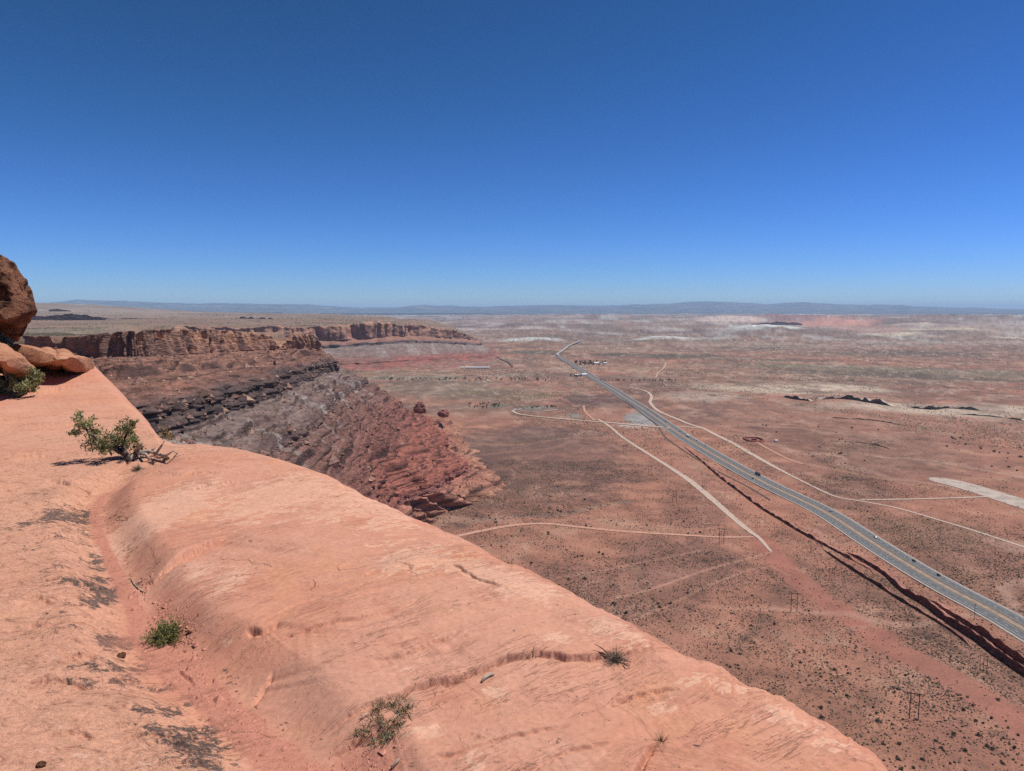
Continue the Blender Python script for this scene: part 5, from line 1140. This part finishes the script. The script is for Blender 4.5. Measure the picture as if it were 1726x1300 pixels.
# dry grass behind the slab
b = pt(8, 590, 14.0); j = empty('dry_bush', (0, 0, 0), 'dry olive bush growing between the dark boulder and the flat slab', 'bush')
sprigs([(x, y, 14.2+random.uniform(-.2, .2), r_*.0118) for x, y, r_ in [(8,574,8),(2,580,8),(14,578,6),(12,584,5),(-6,574,8)]], M_GREYG, 'foliage', j, 43, 260, .03)
m = MB(); m.tube([b, pt(6, 580, 14.1), pt(2, 570, 14.2)], [.03, .02, .008], 6); m.tube([b, pt(12, 580, 14.1), pt(16, 572, 14.1)], [.03, .02, .008], 6); m.build('branch', M_DARKW, j, True); rootat(j, b)
def tuft(name, label, cat, base, n, hgt, spread, mat, seed, wd=.0035, leafy=0, stem=M_DARKW):
    g = np.random.default_rng(seed); o = empty(name, base, label, cat); V, F = [], []; LV = []
    for i in range(n):
        a = g.random()*6.28; e = spread*g.random()**.6; d = np.array((math.cos(a)*math.sin(e), math.sin(a)*math.sin(e), math.cos(e))); L = hgt*g.uniform(.55, 1.15)
        o0 = np.array((math.cos(a), math.sin(a), 0))*hgt*.12*g.random(); side = np.cross(d, (g.normal(), g.normal(), .3)); side /= np.linalg.norm(side); k = len(V)
        bend = np.array((0, 0, -.25*math.sin(e)))*L
        for t in (0, .5, 1.0):
            c = o0+d*L*t+bend*t*t; wv = side*wd*(1-.75*t); V += [c-wv, c+wv]
            for _ in range(leafy): 
                if t > .2: LV.append((o0+d*L*(t-.5*g.random())+bend*t*t+g.normal(size=3)*.006, d+g.normal(size=3)*.7))
        F += [(k, k+1, k+3, k+2), (k+2, k+3, k+5, k+4)]
    new_mesh('stem', np.array(V), np.array(F), mat if not leafy else stem, False, parent=o)
    if leafy:
        W = []
        for c, d in LV:
            d = d/np.linalg.norm(d); s_ = np.cross(d, g.normal(size=3)); s_ /= np.linalg.norm(s_); L = hgt*.085
            W += [c, c+d*L*.5+s_*L*.22, c+d*L, c+d*L*.5-s_*L*.22]
        new_mesh('leaf', np.array(W), np.arange(len(W)).reshape(-1, 4), mat, False, parent=o)
    return o
b = fgp(284, 1076); tuft('green_plant', 'small round bright green plant in the sandy gully', 'plant', b-Vector((0, 0, .01)), 210, .135, 1.25, M_GREEN, 51, .0016, 12)
# ring of grass near the lower edge
ring = [(612,1236,.5),(622,1226,.5),(630,1212,.7),(634,1200,.8),(640,1194,.9),(652,1190,.8),(662,1190,.9),(668,1200,.7),(676,1212,.6),(674,1224,.7),(666,1236,1),(656,1244,1),(646,1250,.9),(634,1252,.8),(624,1244,.7),(648,1222,.8),(640,1216,.6),(654,1232,.8),(680,1196,.6),(686,1200,.7),(692,1190,.5),(678,1180,.7),(604,1238,.5),(616,1232,.5),(644,1236,.5),(660,1216,.5)]
j = empty('grass_patch', (0, 0, 0), 'sprawling ring of grey-green grass tufts on red sand', 'grass patch'); g = np.random.default_rng(61)
VV, FF, VW, FW = [], [], [], []
for px, py, s_ in ring:
    c = np.array(fgp(px, py))
    for i in range(34):
        a = g.random()*6.28; e = 1.25*g.random()**.5; L = .045*s_*g.uniform(.6, 1.3); d = np.array((math.cos(a)*math.sin(e), math.sin(a)*math.sin(e), math.cos(e))); o0 = c+np.array((g.normal()*.014, g.normal()*.014, -.003)); sd_ = np.cross(d, g.normal(size=3)); sd_ /= np.linalg.norm(sd_)
        T_, FT_ = (VV, FF) if g.random() < .8 else (VW, FW); k = len(T_); T_ += [o0-sd_*.0014, o0+sd_*.0014, o0+d*L+sd_*.0006, o0+d*L-sd_*.0006]; FT_.append((k, k+1, k+2, k+3))
new_mesh('foliage', np.array(VV), np.array(FF), M_GREYG, False, parent=j); new_mesh('dry_foliage', np.array(VW), np.array(FW), M_DEADL, False, parent=j)
m = MB()
for a_, b_ in (((690,1204),(697,1216)), ((620,1206),(606,1218)), ((688,1194),(697,1178)), ((672,1184),(682,1194)), ((664,1218),(674,1206)), ((640,1240),(644,1226))):
    p0, p1 = fgp(*a_), fgp(*b_); m.tube([p0+Vector((0, 0, .008)), (p0+p1)/2+Vector((0, 0, .016)), p1+Vector((0, 0, .01))], [.003, .0026, .0015], 5)
m.build('twig', M_DEADW, j, True); rootat(j, fgp(648, 1222))
# wiry grey bush by the crack near the edge
b = fgp(1038, 1114); j = tuft('wiry_bush', 'low wiry grey bush growing in the crack near the rim', 'bush', b, 170, .075, 1.5, M_GREYG, 71, .0012, 3, M_DEADW)
m = MB(); off = lambda px, py, h: fgp(px, py)+Vector((0, 0, h))-b
for pts in ([(1030,1108,.01),(1015,1100,.02),(1003,1096,.03)], [(1040,1112,.01),(1050,1118,.02),(1064,1120,.01)], [(1052,1122,.01),(1056,1127,.015),(1062,1126,.01)]):
    m.tube([off(*p) for p in pts], [.004, .003, .0015], 5)
m.build('branch', M_DARKW, j, True)
def stick(name, pts, rad, label, mat=M_DEADW, cat='stick'):
    P = [fgp(x, y)+Vector((0, 0, h)) for x, y, h in pts]; m = MB(); m.tube([p-P[0] for p in P], rad, 7); o = m.build(name, mat, None, True); o.location = P[0]; return tag(o, label, cat)
stick('stick', [(812,1151,.006),(818,1145,.010),(826,1141,.011),(833,1139,.006)], [.006,.008,.008,.005], 'short curved grey stick lying below the long crack')
stick('stick', [(660,1298,.008),(668,1290,.012),(674,1284,.014)], [.006,.006,.004], 'grey stick at the bottom edge in the sand')
stick('twig', [(898,1112,.004),(900,1106,.02),(897,1103,.03)], [.0012,.001,.0006], 'thin upright twig standing in the long crack', M_DARKW, 'twig')
stick('twig', [(902,1110,.004),(912,1102,.012),(920,1095,.02)], [.0012,.001,.0006], 'thin slanting twig beside the upright one in the crack', M_DARKW, 'twig')
stick('stick', [(221,977,.004),(226,986,.006),(236,996,.005),(246,1000,.004)], [.004,.004,.004,.003], 'pale thin stick lying in the gully')
tuft('dry_tuft', 'small dry tuft on the rock right of the dark crack', 'dry grass', fgp(1116, 1250), 40, .05, 1.3, M_DEADL, 73, .001)
tuft('dry_tuft', 'flat dry grass in front of the juniper roots', 'dry grass', fgp(232, 792), 130, .07, 1.35, M_GREYG, 74, .0022)
def stone(px, py, sz, label, seed, mat=M_BOUL):
    g = np.random.default_rng(seed); c = np.array(fgp(px, py)); u, v = np.meshgrid(np.linspace(0, 2*np.pi, 18, endpoint=False), np.linspace(0, np.pi, 10)); n = np.stack([np.cos(u)*np.sin(v), np.sin(u)*np.sin(v), .65*np.cos(v)], -1)
    V = n*sz*(1+.35*pn3(n[..., 0]*1.5+seed, n[..., 1]*1.5, n[..., 2]*1.5, seed))[..., None]; i = np.arange(180).reshape(10, 18); jn = np.roll(i, -1, 1); F = np.stack([i[:-1], i[1:], jn[1:], jn[:-1]], -1).reshape(-1, 4)
    o = new_mesh('stone', V, F, mat, False); o.location = c+np.array((0, 0, sz*.3)); tag(o, label, 'stone')
stone(204, 1107, .022, 'dark brown stone left of the gully below the green plant', 3); stone(70, 1291, .016, 'small dark stone at the bottom left', 4); stone(322, 1064, .018, 'small stone on the gully bank right of the green plant', 6, M_SLAB)
# gravel in the gully
M_GRIT = simple('red_grit', (.50,.225,.160), .3, 40, .95, .1)
def gravel():
    g = np.random.default_rng(88); N = 2600; k = g.random(N)*15+2; i = np.clip(k.astype(int), 0, 16); f = (k-i)[:, None]; p = gully[i]*(1-f)+gully[i+1]*f
    p = p+g.normal(size=(N, 2))*(np.interp(k, np.arange(18), gul_w)*.55)[:, None]
    q = FGL([(640,1262),(590,1262),(570,1290),(620,1240),(300,1030),(290,1010),(330,1100),(420,1180)]); e = q[g.integers(0, len(q), 1500)]+g.normal(size=(1500, 2))*.07; p = np.vstack([p, e]); N = len(p)
    z = fg_z(p[:, 0], p[:, 1]); s_ = np.exp(g.normal(size=N)*.55)*.0027; D0 = np.array([[1,0,0],[-1,0,0],[0,1,0],[0,-1,0],[0,0,.7],[0,0,-.7]], float)
    q = FGL([(240,965),(250,985),(262,1005),(275,1000),(285,1020),(300,1030),(310,1045),(250,950),(320,1070),(350,1100),(380,1130),(400,1150),(600,1250),(560,1275),(540,1240),(300,1052)]); e = q[g.integers(0, len(q), 260)]+g.normal(size=(260, 2))*.045; z = np.r_[z, fg_z(e[:, 0], e[:, 1])]; s_ = np.r_[s_, np.exp(g.normal(size=260)*.45)*.0085]; p = np.vstack([p, e]); N = len(p)
    V = np.c_[p, z][:, None, :]+D0[None]*s_[:, None, None]*g.uniform(.6, 1.4, (N, 6, 1)); F = np.array([(0,2,4),(2,1,4),(1,3,4),(3,0,4),(2,0,5),(1,2,5),(3,1,5),(0,3,5)]); F = (F[None]+(np.arange(N)*6)[:, None, None]).reshape(-1, 3)
    o = new_mesh('gravel', V.reshape(-1, 3), F, M_GRIT, False); tag(o, 'fine loose red gravel in the sandy gully', 'gravel', kind='stuff')
gravel()

# ============================================================ HAZE
hz = NT('air_haze'); hz.t.nodes.remove(hz.b)
pv = hz.n('ShaderNodeVolumePrincipled'); pv.inputs['Color'].default_value = (.50,.74,1.0,1); pv.inputs['Density'].default_value = 2.2e-5; pv.inputs['Anisotropy'].default_value = 0.0
hz.l(pv.outputs[0], hz.out.inputs['Volume'])
m = MB(); m.box((0, 34000, 362), (190000, 130000, 770)); ho = m.build('haze', hz.m); tag(ho, kind='stuff', label='thin blue distance haze over the valley', cat='haze')
